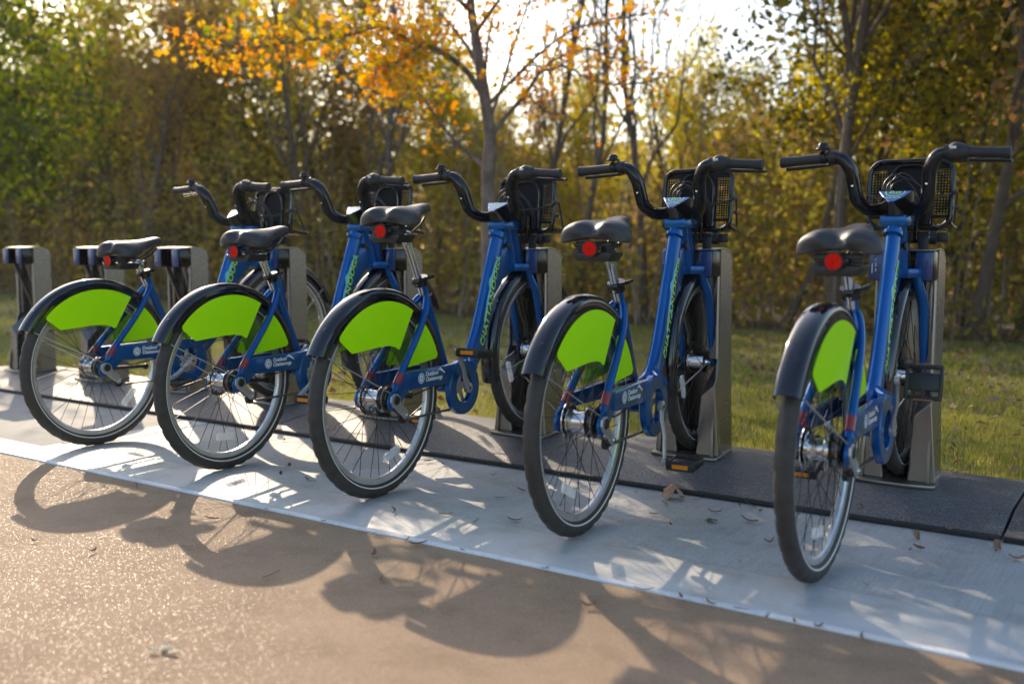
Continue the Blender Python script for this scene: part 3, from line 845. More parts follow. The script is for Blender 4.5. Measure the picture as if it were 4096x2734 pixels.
        b.box((s * .017, 0, 0), (.010, W_, .022), bev=.003); b.box((s * (.012 + L_ - .004), 0, 0), (.008, W_, .022), bev=.003)
        b.box((s * (.012 + L_ / 2), 0, 0), (L_, .046, .017), bev=.004)
        b.box((s * (.012 + L_ / 2), .022, 0), (.006, .030, .016)); b.box((s * (.012 + L_ / 2), -.022, 0), (.006, .030, .016))
        for k in range(9):
            for yy in (-W_ / 2, W_ / 2):
                b.box((s * (.020 + k * .0095), yy, .0130), (.005, .009, .004), bev=.001); b.box((s * (.020 + k * .0095), yy, -.0130), (.005, .009, .004), bev=.001)
        b.tube([(0, 0, 0), (s * .02, 0, 0)], .006, 8)
        pd = b.obj('pedal', M_BLACKM, root)
        pd['side'] = s
        for yy in (-1, 1):
            b = MB(); b.box((s * (.012 + L_ / 2), yy * (W_ / 2 + .0055), 0), (.050, .002, .013))
            b.obj('pedal_reflector', M_ORANGE, pd)
    b = MB()
    def chain_run(pts):
        tot = 0
        for p, q in zip(pts[:-1], pts[1:]):
            p, q = Vector(p), Vector(q); n_ = max(1, int(round((q - p).length / .0127))); d = (q - p) / n_
            for i in range(n_):
                c = p + d * (i + .5); ang = math.atan2(d.z, d.y)
                b.box(c, (.0075 if i % 2 else .0050, .0135, .0080 if i % 2 else .0065), rot=Matrix.Rotation(ang, 3, 'X'), bev=0)
    chain_run([(.046, .395, .240), (.046, .135, .243), (.046, .112, .262), (.046, .092, .262), (.046, .058, .288)])
    chain_run([(.046, .05, .362), (.046, .36, .380)])
    chain_run([(.046, .037 + .04 * math.cos(R(t)), .322 + .04 * math.sin(R(t))) for t in range(75, 290, 24)])
    for i in range(18):
        a = R(20 * i)
        b.box((.046, .037 + .0405 * math.cos(a), .322 + .0405 * math.sin(a)), (.003, .006, .006), rot=Matrix.Rotation(a, 3, 'X'))
    b.lathe([(.044, .0), (.044, .038), (.048, .038), (.048, 0)], c=(0, .037, .322), n=30)
    b.obj('chain', M_CHAIN, root, smooth=30)
    b = MB()
    b.prism([(.012, .336), (.026, .343), (.044, .341), (.056, .330), (.060, .314), (.068, .302), (.092, .284), (.103, .268), (.099, .256), (.084, .254), (.062, .272), (.036, .292), (.018, .302), (.008, .318)], .0705, .0780, 0, bev=.002)
    b.lathe([(.078, .016), (.082, .013), (.083, .0)], c=(0, .036, .322), n=18, m=1)
    b.lathe([(.078, .007), (.082, .006), (.083, .0)], c=(0, .091, .267), n=14, m=2)
    b.lathe([(.040, .0), (.040, .018), (.052, .018), (.052, .0)], c=(0, .105, .252), n=18, m=1)
    b.box((.058, .10, .258), (.020, .020, .020), m=1, bev=.004)
    b.obj('chain_tensioner', [M_ALU, M_BLACKM, M_CHROME], root, smooth=35)
    b = MB()
    b.lathe([(.060, .0), (.060, .022), (.052, .034), (.040, .034)], c=(0, .037, .322), n=24)
    b.obj('hub_cover', M_BLACKG, root)
    b = MB()
    b.tube([(-.078, .075, .300), (-.082, .17, .296), (-.090, .33, .288)], .0085, 10)
    b.box((-.074, .07, .305), (.02, .05, .03), bev=.004)
    b.box((-.091, .335, .286), (.018, .02, .024), bev=.004)
    b.obj('kickstand', M_BLACKG, root)
    for s in (1, -1):
            b = MB(); d = (Vector((s * .0615, .045, .355)) - Vector((s * .058, .085, .400))).normalized()
            b.tube([Vector((s * .0582, .083, .398)), Vector((s * .0582, .083, .398)) + d * .042], .0138, 14)
            b.obj('stay_reflector', M_REDDARK, root)
    # ---------------- lettering
    b = MB()
    vs, fs = text_mesh("CHATTANOOGA", 1.0, shear=.12, bold=.035, space=1.08)
    xs_ = [v[0] for v in vs]; ys_ = [v[1] for v in vs]; x0, x1 = min(xs_), max(xs_); y0, y1 = min(ys_), max(ys_)
    t0, t1 = .455, .860
    def tmap(x, y, lift):
        u = (x - x0) / (x1 - x0); w = (y - (y0 + y1) / 2) / (y1 - y0)
        return dt_point(t0 + (t1 - t0) * u, .003 - w * .034, lift)
    b.add([tmap(x, y, .0012) for x, y in vs], fs)
    # small cyclist figure over the double O
    def strip(pts, w_, lift=.0013):
        for (p, q) in zip(pts[:-1], pts[1:]):
            d = Vector((q[0] - p[0], q[1] - p[1])).normalized(); n_ = Vector((-d.y, d.x)) * w_
            b.add([dt_point(t0 + (t1 - t0) * a, v_, lift) for (a, v_) in ((p[0] + 0, p[1] + w_), (q[0] + 0, q[1] + w_), (q[0], q[1] - w_), (p[0], p[1] - w_))], [(0, 1, 2, 3)])
    strip([(.62, -.010), (.66, -.017), (.69, -.020), (.72, -.014)], .0014); strip([(.66, -.017), (.68, -.009)], .0012)
    b.obj('name_lettering', M_LIME, root, smooth=0)
    b = MB()
    ridge = [(.22, -.008), (.30, -.0165), (.42, -.0185), (.52, -.020), (.60, -.018), (.66, -.026), (.70, -.026), (.74, -.019), (.82, -.017), (.90, -.012), (.97, -.005), (1.0, .006)]
    low = [(.22, -.006), (.30, -.009), (.5, -.010), (.6, -.009), (.7, -.009), (.8, -.008), (.9, -.004), (1.0, .008)]
    uu = np.linspace(.22, 1.0, 40); vs = []
    for u in uu:
        a = interp([p[0] for p in ridge], [p[1] for p in ridge], u); c = interp([p[0] for p in low], [p[1] for p in low], u)
        for k in range(4): vs.append(dt_point(t0 + (t1 - t0) * u, a + (max(c, a + .002) - a) * k / 3, .0006))
    b.add(vs, [(i * 4 + j, i * 4 + j + 1, i * 4 + j + 5, i * 4 + j + 4) for i in range(39) for j in range(3)])
    b.obj('mountain_print', M_CYAN, root, smooth=0)
    b = MB()
    for body, sz, yy, zz in (("Outdoor", .0205, .247, .3855), ("Chattanooga", .0190, .262, .3680)):
        vs, fs = text_mesh(body, sz, bold=.0007)
        mx = min(v[0] for v in vs)
        b.add([(.0722, .205 + (x - mx), zz + y) for x, y in vs], fs)
    b.add([(.0720, .272, .3925), (.0720, .286, .3975), (.0720, .292, .4010), (.0720, .303, .3935), (.0720, .322, .3790), (.0720, .314, .3795), (.0720, .300, .3870), (.0720, .286, .3925)][::-1], [tuple(range(8))])
    for (r0, r1) in ((.0150, .0178), (.0, .0115)):
        nn = 24
        vs = [(.0722, .180 + r * math.cos(2 * PI * i / nn), .3755 + r * math.sin(2 * PI * i / nn)) for i in range(nn) for r in (max(r0, .002), r1)]
        b.add(vs, [(2 * i, 2 * i + 1, (2 * i + 3) % (2 * nn), (2 * i + 2) % (2 * nn)) for i in range(nn)])
    for i in range(16):
        a = 2 * PI * i / 16
        b.box((.0722, .180 + .0132 * math.cos(a), .3755 + .0132 * math.sin(a)), (.0003, .0012, .002), rot=Matrix.Rotation(a, 3, 'X'))
    b.obj('outdoor_lettering', M_WHITEP, root, smooth=0)
    b = MB()
    b.box((.0727, .180, .3755), (.0004, .017, .0016)); b.box((.0727, .180, .3800), (.0004, .008, .0016)); b.box((.0727, .183, .3715), (.0004, .010, .0014))
    b.obj('badge_detail', M_BLUE, root, smooth=0)
    # ---------------- basket
    bk = MB()
    y0_, z0_, z1_ = 1.000, .868, 1.080
    def bp(x, z, d=0.0): return Vector((x, y0_ + (z - z0_) * .12 + d, z))
    def rrect(hx, za, zb, rc, d=0.0, k=5):
        pts = []
        for (cx_, cz_, a0) in ((hx - rc, zb - rc, 0), (-hx + rc, zb - rc, 90), (-hx + rc, za + rc, 180), (hx - rc, za + rc, 270)):
            for i in range(k + 1):
                a = R(a0 + 90 * i / k); pts.append(bp(cx_ + rc * math.cos(a), cz_ + rc * math.sin(a), d))
        return pts
    bk.tube(rrect(.124, z0_, z1_, .040), .0085, 10, close=True)
    bs = bk.obj('basket', M_BLACKG, root, smooth=35); bk = MB()
    # solid middle of the panel with a raised arch
    def panel(x0_, x1_, za, zb, th=.004, d=0.0):
        q = [bp(x0_, za, d), bp(x1_, za, d), bp(x1_, zb, d), bp(x0_, zb, d)]
        q += [v + Vector((0, th, 0)) for v in q]
        bk.add(q, [(0, 1, 2, 3), (7, 6, 5, 4), (0, 4, 5, 1), (1, 5, 6, 2), (2, 6, 7, 3), (3, 7, 4, 0)])
    panel(-.072, .072, z0_ + .004, z1_ - .004)
    panel(-.120, -.072, z0_ + .030, .908); panel(.072, .120, z0_ + .030, .908)
    panel(-.112, -.072, 1.052, 1.074); panel(.072, .112, 1.052, 1.074)
    bk.obj('basket_panel', M_MATT, bs, smooth=0); bk = MB()
    bk.tube(smooth_path([bp(-.062, .880, -.006), bp(-.062, .96, -.006), bp(-.060, 1.02, -.006), bp(-.040, 1.058, -.006), bp(0, 1.066, -.006), bp(.040, 1.058, -.006), bp(.060, 1.02, -.006), bp(.062, .96, -.006), bp(.062, .880, -.006)], 5), .006, 8)
    # tray loop and floor
    tr = [(-.120, 1.004, .885), (-.124, 1.04, .874), (-.124, 1.09, .870), (-.10, 1.125, .870), (0, 1.130, .870), (.10, 1.125, .870), (.124, 1.09, .870), (.124, 1.04, .874), (.120, 1.004, .885)]
    bk.tube(smooth_path(tr, 5), .0085, 10)
    bk.box((0, 1.062, .872), (.225, .115, .006), bev=.001)
    for x in (-.08, -.04, 0, .04, .08): bk.tube([(x, 1.02, .878), (x, 1.12, .878)], .004, 6)
    # bracket to the head
    bk.box((0, .965, .895), (.058, .060, .075), bev=.006)
    bk.box((.034, .975, .880), (.010, .045, .10), bev=.003)
    bk.box((-.034, .975, .880), (.010, .045, .10), bev=.003)
    bk.obj('basket_tray', M_BLACKG, bs, smooth=35)
    # perforated strips with real holes
    for s in (-1, 1):
        b = MB(); cw, chh = .0088, .0088
        nx_, nz_ = 5, 16
        xx0 = .074; 
        for i in range(nz_):
            for j in range(nx_):
                cx_ = xx0 + (j + .5) * cw; cz_ = .909 + (i + .5) * chh
                hexa = [(cx_ + .0033 * math.cos(R(60 * k + 30)), cz_ + .0033 * math.sin(R(60 * k + 30))) for k in range(6)]
                l, r_, bt, tp = cx_ - cw / 2, cx_ + cw / 2, cz_ - chh / 2, cz_ + chh / 2
                out = [(r_, cz_ + .0025), (cx_, tp), (l, cz_ + .0025), (l, cz_ - .0025), (cx_, bt), (r_, cz_ - .0025)]
                V = [bp(s * p[0], p[1], .001) for p in hexa] + [bp(s * p[0], p[1], .001) for p in out] + [bp(s * p[0], p[1], .001) for p in ((r_, tp), (l, tp), (l, bt), (r_, bt))]
                F = [(k, (k + 1) % 6, 6 + (k + 1) % 6, 6 + k) for k in range(6)] + [(6, 7, 12), (7, 8, 13), (9, 10, 14), (10, 11, 15)]
                b.add(V, F)
        b.obj('perforated_strip', M_MATT, bs, smooth=0)
    b = MB()
    b.tube(smooth_path([bp(-.130, .975, -.004), bp(-.06, .955, -.022), bp(.05, .955, -.022), bp(.132, .975, -.004), bp(.136, .975, .02), (.120, 1.10, .885)], 5), .004, 7)
    b.lathe([(.128, 0), (.128, .008), (.140, .008), (.140, 0)], c=(0, 1.004, .978), n=10)
    b.lathe([(.136, 0), (.136, .007), (.148, .007), (.148, 0)], c=(0, 1.01, .93), n=10)
    b.obj('bungee_cord', M_RUBBER, bs)
    for s in (1, -1):
        b = MB(); b.lathe([(-.016, 0), (-.016, .005), (-.0125, .006), (-.010, .003)], c=(s * .030, 1.003, .895), axis=1, n=8)
        b.obj('screw', M_CHROME, bs)
    # lock bar under the basket with its knob and strap
    b = MB()
    b.lathe([(-.02, 0), (-.02, .018), (.070, .0185), (.072, .022), (.090, .022), (.092, .017), (.094, 0)], c=(0, .985, .838), n=22)
    b.box((.108, .985, .838), (.034, .012, .030), bev=.004)
    b.box((0, .995, .84), (.05, .07, .03), bev=.005)
    b.box((.055, .963, .806), (.032, .010, .070), bev=.003)
    b.box((.0, .968, .82), (.03, .035, .06), bev=.005)
    lk = b.obj('lock_bar', M_BLACKM, root)
    b = MB(); b.lathe([(.0705, .0185), (.0705, .0226), (.0718, .0226), (.0718, .0185)], c=(0, .985, .838), n=22, closed=True)
    b.obj('lock_bar_ring', M_CHROME, lk)
    return root

BIKES = {1: (.012, .004, -.024), 2: (3.8, -.0046, .016), 3: (3.72, -.0019, .084), 4: (5.0, .0016, .030), 5: (1.85, .0009, .0)}
SP = .7298
BIKE_Y = 2.356
# extra per bike: crank angle (deg from +z turning towards the rider), wheel turns, saddle yaw
EXTRA = {1: (118, -45, -150, 2), 2: (118, -95, 20, -3), 3: (36, -72, -160, 1), 4: (172, -118, -160, 2), 5: (29, -100, -20, -2)}
LAB = {1: "blue shared bicycle at the far left of the row, its saddle set lowest",
       2: "blue shared bicycle second from the left, between the leftmost and the middle one",
       3: "blue shared bicycle in the middle of the row with the highest saddle",
       4: "blue shared bicycle second from the right with its right pedal down at ground level",
       5: "nearest blue shared bicycle at the right end of the row, seen almost from behind"}
proto_bike = make_bike()
def setup_bike(o, i):
    yaw, dx, ds = BIKES[i]; a = R(yaw)
    # pivot = front hub at local (0, 1.055)
    px, py = (i - 5) * SP + dx, BIKE_Y + 1.055
    o.location = (px + math.sin(a) * 1.055, py - math.cos(a) * 1.055, 0.0)
    o.rotation_euler = (0, 0, a)
    ca, w1, w2, sy = EXTRA[i]
    for ch in o.children:
        n = ch.name.split('.')[0]
        if n == 'saddle':
            ch.location = (0, .088 - .42 * ds, .778 + ds); ch.rotation_euler = (0, 0, R(sy))
        if n == 'seat_post': ch.location = (0, -.50 * (ds - .056), ds - .056)
        if n == 'rear_wheel': ch.rotation_euler = (R(w1), 0, 0)
        if n == 'front_wheel': ch.rotation_euler = (R(w2), 0, 0)
        if n == 'crank_arm':
            s = 1 if ch.location.x > 0 else -1
            ang = R(ca + (0 if s > 0 else 180)); ch.rotation_euler = (ang, 0, 0)
        if n == 'pedal':
            s = ch['side']; ang = R(ca + (0 if s > 0 else 180))
            ch.location = (s * (.086 + .030), .443 - .168 * math.sin(ang), .313 + .168 * math.cos(ang))
            ch.rotation_euler = (R([0, 10, -5, -8, 4, 75][i] if s > 0 else 20), 0, 0)
    tag(o, LAB[i], 'bicycle', 'blue shared bicycles parked in the docks')
bikes = {5: proto_bike}
for i in (4, 3, 2, 1): bikes[i] = copy_tree(proto_bike)
for i in bikes: setup_bike(bikes[i], i)

# ------------------------------------------------------------------ the docks
def make_dock():
    t = empty('bike_dock')
    # plinth
    b = MB()
    b.prism([(-.128, -.085), (-.118, -.095), (-.04, -.108), (.04, -.108), (.118, -.095), (.128, -.085), (.108, .112), (-.108, .112)], .0005, .014, 2, bev=.003)
    b.obj('plinth', M_DOCK, t)
    for s in (1, -1):
        # outer side plate, tapering slightly, top edge falling to the rear
        b = MB()
        vs = []; 
        prof = [(-.070, .012), (-.066, .10), (-.012, .330), (0.0, .36), (0.0, .752), (.02, .7535), (.06, .748), (.09, .734), (.106, .716), (.108, .30), (.110, .012)]
        n = len(prof)
        def xo(z): return .108 - .012 * min(1, max(0, z / .40))
        A = [(s * xo(z), y, z) for y, z in prof]; Bm = [(s * (xo(z) - .008), y, z) for y, z in prof]
        b.add(A + Bm, [tuple(range(n)), tuple(range(n, 2 * n))[::-1]] + [(j, (j + 1) % n, n + (j + 1) % n, n + j) for j in range(n)])
        b.obj('side_plate', M_DOCK, t, smooth=25)
        # rounded cover behind the side plate
        b = MB()
        b.tube([(s * .088, -.003 + .0, .36), (s * .088, -.003, .700)], .0065, 8)
        b.obj('edge_rail', M_DOCKEDGE, t)
        # inner upright
        b = MB()
        b.box((s * .070, .030, .53), (.030, .050, .345), bev=.004)
        b.obj('upright', M_DOCK, t)
        # wheel guide boot at the foot
        b = MB()
        q0 = [(s * .124, -.060), (s * .040, -.064), (s * .036, -.055), (s * .046, .06), (s * .098, .06)]
        q1 = [(s * .101, -.050), (s * .050, -.052), (s * .046, -.045), (s * .053, .05), (s * .091, .05)]
        za = [.0135] * 5; zb = [.272, .225, .225, .315, .36]
        vs = [(x, y, z) for (x, y), z in zip(q0, za)] + [(x, y, z) for (x, y), z in zip(q1, zb)]
        b.add(vs, [(0, 1, 2, 3, 4), (5, 6, 7), (5, 7, 8), (5, 8, 9)] + [(j, (j + 1) % 5, 5 + (j + 1) % 5, 5 + j) for j in range(5)])
        o = b.obj('wheel_guide', M_DOCK, t, smooth=0)
        m = o.modifiers.new('bevel', 'BEVEL'); m.width = .006; m.segments = 2; m.limit_method = 'ANGLE'
        # diagonal strut
        b = MB()
        b.tube([(s * .070, -.030, .665), (s * .050, .060, .44), (s * .060, .085, .33)], .009, 8, side=(1, 0, 0), r2=.016)
        b.obj('strut', M_DOCK, t)
        # head prong with blue face
        b = MB()
        b.box((s * .072 - .004, -.028, .702), (.054, .090, .094), bev=.006)
        pr = b.obj('head_prong', M_BLACKG, t)
        b = MB()
        b.box((s * .071 - .004, -.0755, .702), (.050, .008, .090), bev=.004)
        b.obj('blue_face', M_DOCKBLUE, pr)
    b = MB()
    b.box((0, .040, .705), (.176, .055, .085), bev=.006)
    b.box((0, .012, .700), (.03, .03, .04), bev=.006)
    b.obj('lock_housing', M_BLACKM, t)
    b = MB()
    vs = []
    prof = [(-.070, .7505), (0.0, .7545), (.02, .7555), (.06, .750), (.09, .7365), (.108, .718)]
    for y, z in prof: vs += [(-.0965, y, z), (.0965, y, z), (.0965, y, z + .0035), (-.0965, y, z + .0035)]
    fs = [(0, 1, 2, 3)[::-1], (20, 21, 22, 23)]
    for i in range(5):
        for j in range(4): fs.append((4 * i + j, 4 * i + (j + 1) % 4, 4 * i + 4 + (j + 1) % 4, 4 * i + 4 + j))
    b.add(vs, fs)
    b.obj('head_cover', M_DOCKEDGE, t, smooth=30)
    b = MB()
    b.box((0, .102, .36), (.180, .006, .70), bev=.002)
    b.obj('back_plate', M_DOCK, t)
    # steps 1 2 3 printed on the left prong
    b = MB()
    for k, ch in enumerate("123"):
        vs, fs = text_mesh(ch, .013, bold=.0002)
        b.add([(-.078 + x, -.0802, .722 - .0165 * k + y) for x, y in vs], fs)
    b.box((-.089, -.0800, .694), (.003, .0006, .030))
    b.obj('step_numbers', M_WHITEP, t, smooth=0)
    b = MB(); b.lathe([(0, 0), (0, .004), (-.002, .004), (-.0025, 0)], c=(-.084, -.0795, .733), axis=1, n=12)
    b.obj('status_light', M_REDDARK, t)
    return t
dock0 = make_dock()
DL = {5: "grey metal dock holding the nearest bicycle at the right", 4: "grey metal dock holding the bicycle second from the right",
      3: "grey metal dock holding the middle bicycle with the highest saddle", 2: "grey metal dock holding the bicycle second from the left",
      1: "grey metal dock holding the leftmost bicycle, right of the three empty docks", 0: "empty grey metal dock just left of the dock that holds the leftmost bicycle",
      -1: "empty grey metal dock in the middle of the three empty ones, behind the lowest saddle", -2: "empty grey metal dock at the left edge of the photo"}
for i in range(5, -3, -1):
    o = dock0 if i == 5 else copy_tree(dock0)
    o.location = ((i - 5) * SP, 3.380, PLATE_Z)
    tag(o, DL[i], 'bike dock', 'grey metal docks in a row')

# ------------------------------------------------------------------ woodland and trees
YAW, PITCH = R(33.99), R(5.56)
FWD = Vector((-math.sin(YAW) * math.cos(PITCH), math.cos(YAW) * math.cos(PITCH), -math.sin(PITCH)))
RGT = Vector((math.cos(YAW), math.sin(YAW), 0))
UPV = RGT.cross(FWD)
def at(px, py, depth):
    """a place in the world, surveyed from the photograph (2349 px wide) at a given depth"""
    return CAM + (FWD + RGT * ((px - 1174.5) / 2284) - UPV * ((py - 784) / 2284)) * depth

class Skel:
    """branches as tapered tubes, plus twig points for leaves"""
    def __init__(s): s.b = MB(); s.tw = []
    def limb(s, pts, r0, r1, n=6, smooth=4):
        P = smooth_path(pts, smooth) if smooth else [Vector(p) for p in pts]
        k = len(P)
        s.b.tube(P, [r0 + (r1 - r0) * i / (k - 1) for i in range(k)], n, cap=False)
        return P

def grow(sk, rs, base, d, L, r, level, up=0.25, spread=0.7, twigs=True, maxl=3, kids=(5, 5, 4)):
    """recursive branching; d = direction"""
    n = 5 if level else 8
    pts = [base]; cur = base.copy(); dd = d.normalized(); dirs = [dd]
    for i in range(n):
        w = 0.10 if level == 0 else 0.22
        dd = (dd + Vector(rs.normal(size=3)) * w + Vector((0, 0, up * 0.15))).normalized()
        cur = cur + dd * (L / n); pts.append(cur.copy()); dirs.append(dd)
    k = len(pts)
    sk.b.tube(pts, [max(0.004, r * (1 - 0.8 * i / (k - 1))) for i in range(k)], [8, 5, 4, 3][min(3, level)], cap=False)
    if level >= maxl - 1 or twigs and level >= 1:
        for p in pts[2:]: sk.tw.append((p, level))
    if level < maxl:
        m = kids[min(level, len(kids) - 1)]
        for j in range(m):
            f = (0.25 + 0.75 * (j + rs.uniform(0, 1)) / m) if level == 0 else (0.2 + 0.8 * (j + rs.uniform(0, .8)) / m)
            i = min(k - 2, int(f * (k - 1))); q = pts[i].lerp(pts[i + 1], f * (k - 1) - i)
            t = dirs[i]
            side = Vector(rs.normal(size=3)); side = (side - t * side.dot(t)).normalized()
            nd_ = (t * (1 - spread) + side * spread + Vector((0, 0, up * .5))).normalized()
            grow(sk, rs, q, nd_, L * rs.uniform(.32, .5) * (1.15 - .5 * f if level == 0 else 1), max(.005, r * (1 - .75 * f) * .55), level + 1, up, spread, twigs, maxl, kids)

def leaf_cloud(pts, per, sigma, size, rs, flat=1.0):
    P = np.array([tuple(p) for p in pts]); c = np.repeat(P, per, axis=0)
    c = c + rs.normal(size=c.shape) * np.array([sigma, sigma, sigma * flat])
    return leaf_verts(c, size, rs)

def make_tree_kind(seed, H, r, kids, per, sigma, size, leafm, bark=BARK, up=.3, spread=.6, maxl=3, lmin=0.0):
    rs = np.random.RandomState(seed); sk = Skel()
    grow(sk, rs, Vector((0, 0, -0.1)), Vector((rs.normal() * .06, rs.normal() * .06, 1)), H, r, 0, up, spread, True, maxl, kids)
    tm = sk.b.mesh('trunk', bark, 60)
    pts = [p for p, l in sk.tw if p.z > lmin]
    if per < 1:
        pts = [p for p in pts if rs.uniform() < per]; per = 1
    v, f = leaf_cloud(pts, per, sigma, size, rs)
    cm = fast_mesh('crown', v, f, leafm)
    return tm, cm

KINDS_T = {
    'yellow': make_tree_kind(1, 5.6, .075, (15, 6, 3), 10, .20, .072, LEAF_YELLOW),
    'yellow2': make_tree_kind(2, 5.0, .06, (14, 6, 3), 9, .20, .070, LEAF_YELLOW, up=.5),
    'green': make_tree_kind(3, 5.6, .085, (16, 6, 3), 12, .20, .075, LEAF_GREEN),
    'olive': make_tree_kind(4, 6.2, .10, (17, 6, 4), 13, .22, .075, LEAF_OLIVE),
    'brown': make_tree_kind(5, 5.2, .06, (14, 5, 3), 7, .20, .068, LEAF_BROWN, up=.5),
    'sparse': make_tree_kind(6, 5.8, .055, (13, 5, 3), 1, .12, .066, LEAF_YELLOW, up=.9, spread=.45),
    'bare': make_tree_kind(7, 6.4, .06, (14, 6, 3), .12, .10, .06, LEAF_BROWN, up=1.0, spread=.42),
    'bare2': make_tree_kind(8, 6.0, .05, (12, 6, 3), .2, .10, .06, LEAF_YELLOW, up=1.1, spread=.38),
}
def place_tree(kind, px, y, label, scale=1.0, rot=0.0, tilt=0.0, sz=None):
    """px: the bearing at which the trunk stands (photo pixel column), y: distance behind the station line"""
    d = FWD + RGT * ((px - 1174.5) / 2284)
    t = y / d.y; x = CAM.x + d.x * t
    tr = empty('tree', (x, y, -.02), rot)
    tr.rotation_euler = (R(tilt) * .5, R(tilt), rot)
    s = scale; tr.scale = (s, s, sz or s)
    tm, cm = KINDS_T[kind]
    a = bpy.data.objects.new('trunk', tm); COL.objects.link(a); a.parent = tr
    c = bpy.data.objects.new('crown', cm); COL.objects.link(c); c.parent = tr
    tag(tr, label, 'tree', 'trees at the edge of the wood')
    return tr
TREES = [
    ('olive', -160, 10.6, "dark olive tree cut by the left edge of the photo behind the empty docks", 1.0, 0.3, 0),
    ('olive', 60, 13.0, "dark olive tree at the far left, behind the leafy overhanging branch", .74, 2.0, 0),
    ('yellow', 270, 12.6, "yellow green leafy tree above the saddle of the leftmost bike", 1.12, 1.0, 5),
    ('brown', 330, 9.8, "small rusty tree left of the leftmost handlebar", .98, 2.2, -6),
    ('yellow', 440, 13.5, "tall yellow green tree behind the leftmost handlebar grip", 1.16, 4.0, 0),
    ('brown', 540, 10.4, "rusty brown leaved tree behind the leftmost bell and handlebar", .98, 0.8, 8),
    ('yellow2', 620, 12.4, "yellow green tree under the orange left side of the maple", 1.02, 5.1, 0),
    ('sparse', 700, 10.0, "slender thinly leaved tree over the second handlebar from the left", .95, 3.3, -4),
    ('sparse', 790, 9.4, "thin dark trunk just right of the second bell, forking low", .95, 1.7, 12),
    ('brown', 850, 12.2, "brown forked tree left of the maple trunk", .72, 2.6, 0),
    ('sparse', 905, 9.6, "thick leaning trunk above the highest saddle", 1.0, 0.2, -10),
    ('yellow2', 960, 11.2, "yellow leaved sapling between the highest saddle and the maple", .62, 3.9, 0),
    ('yellow', 1060, 12.6, "yellow green tree directly behind the maple trunk", .52, 2.9, 0),
    ('bare', 1210, 10.0, "bare slender tree just right of the maple trunk", .88, 1.1, 4),
    ('brown', 1270, 11.6, "brownish tree behind the middle bicycle's basket", .55, 3.0, 0),
    ('bare2', 1330, 9.6, "bare pale tree with twiggy crown above the middle bicycle's grip", .95, 5.0, -5),
    ('yellow2', 1400, 12.0, "low yellow tree behind the bell of the bicycle second from the right", .54, .6, 0),
    ('bare', 1480, 9.8, "bare twiggy tree with a few red leaves at the tips of the maple's right limb", .86, 2.4, -3),
    ('sparse', 1560, 10.8, "slender tree behind the saddle of the bicycle second from the right", .62, 4.4, 3),
    ('yellow', 1640, 11.8, "rounded low yellow tree below the open gap of sky", .52, 5.8, 0),
    ('yellow2', 1720, 12.2, "low yellow tree at the foot of the bright sky gap", .50, 2.5, 0),
    ('bare2', 1790, 9.6, "thin bare sapling leaning across the bright sky gap", .90, 3.6, -14),
    ('bare', 1905, 9.3, "dark bare trunk forking high against the sky, left of the right hand basket", 1.05, 4.9, -4),
    ('yellow', 1990, 11.4, "yellow green tree behind the nearest bicycle's bell", .62, 1.9, 0),
    ('yellow2', 2080, 10.0, "sunlit yellow tree behind the nearest bicycle's basket", .64, 3.1, -5),
    ('olive', 2215, 11.2, "dense dark olive tree behind the nearest bicycle's right grip", .92, .9, 0),
    ('brown', 2230, 9.4, "dark brown vine covered tree right of the nearest bicycle's dock", 1.0, 5.5, 2),
    ('olive', 2340, 9.8, "dark tree filling the upper right corner of the photo", .92, 4.0, -6),
    ('olive', 2480, 10.5, "dark tree just beyond the right edge of the photo", .9, 1.4, 0),
]
for (k, px, y, lab, s, rot, tilt) in TREES: place_tree(k, px, y, lab, s, rot, tilt)

# the tree at the left whose low branch hangs into the picture: trunk beyond the frame
def near_left_tree():
    rs = np.random.RandomState(21); sk = Skel()
    root = at(-330, 700, 12.6); root.z = -.05
    tr = empty('tree', root); loc = Vector(root)
    top = Vector((0, 0, 4.6))
    sk.limb([Vector((0, 0, 0)), Vector((.05, .02, 1.5)), Vector((.0, .1, 3.0)), top], .14, .05, 10)
    tips = [(40, 60), (110, 120), (190, 130), (230, 230), (150, 300), (60, 380), (110, 420), (20, 250), (-60, 150), (180, 40), (-80, 320), (90, 300), (205, 330), (20, 20), (90, 210)]
    for (px, py) in tips:
        e = at(px, py, 12.4 + rs.uniform(-.8, .8)) - loc
        b0 = Vector((0, 0, 2.2 + rs.uniform(0, 2.2)))
        m = b0.lerp(e, .5) + Vector((0, 0, .35))
        P = sk.limb([b0, m, b0.lerp(e, .82) + Vector((0, 0, .12)), e], .035, .008, 5)
        for q in P[len(P) // 2:]:
            sk.tw.append((q, 1))
            for _ in range(2):
                d = Vector(rs.normal(size=3)) * .22; d.z -= .06
                sk.b.tube([q, q + d], [.006, .003], 3, cap=False); sk.tw.append((q + d, 2))
    t_ = sk.b.obj('trunk', BARK, tr)
    v, f = leaf_cloud([p for p, l in sk.tw], 17, .17, .070, rs, .8)
    c = bpy.data.objects.new('crown', fast_mesh('crown', v, f, LEAF_HANG)); COL.objects.link(c); c.parent = tr
    tag(tr, "leafy green tree whose low sunlit branches hang in at the upper left", 'tree')
near_left_tree()

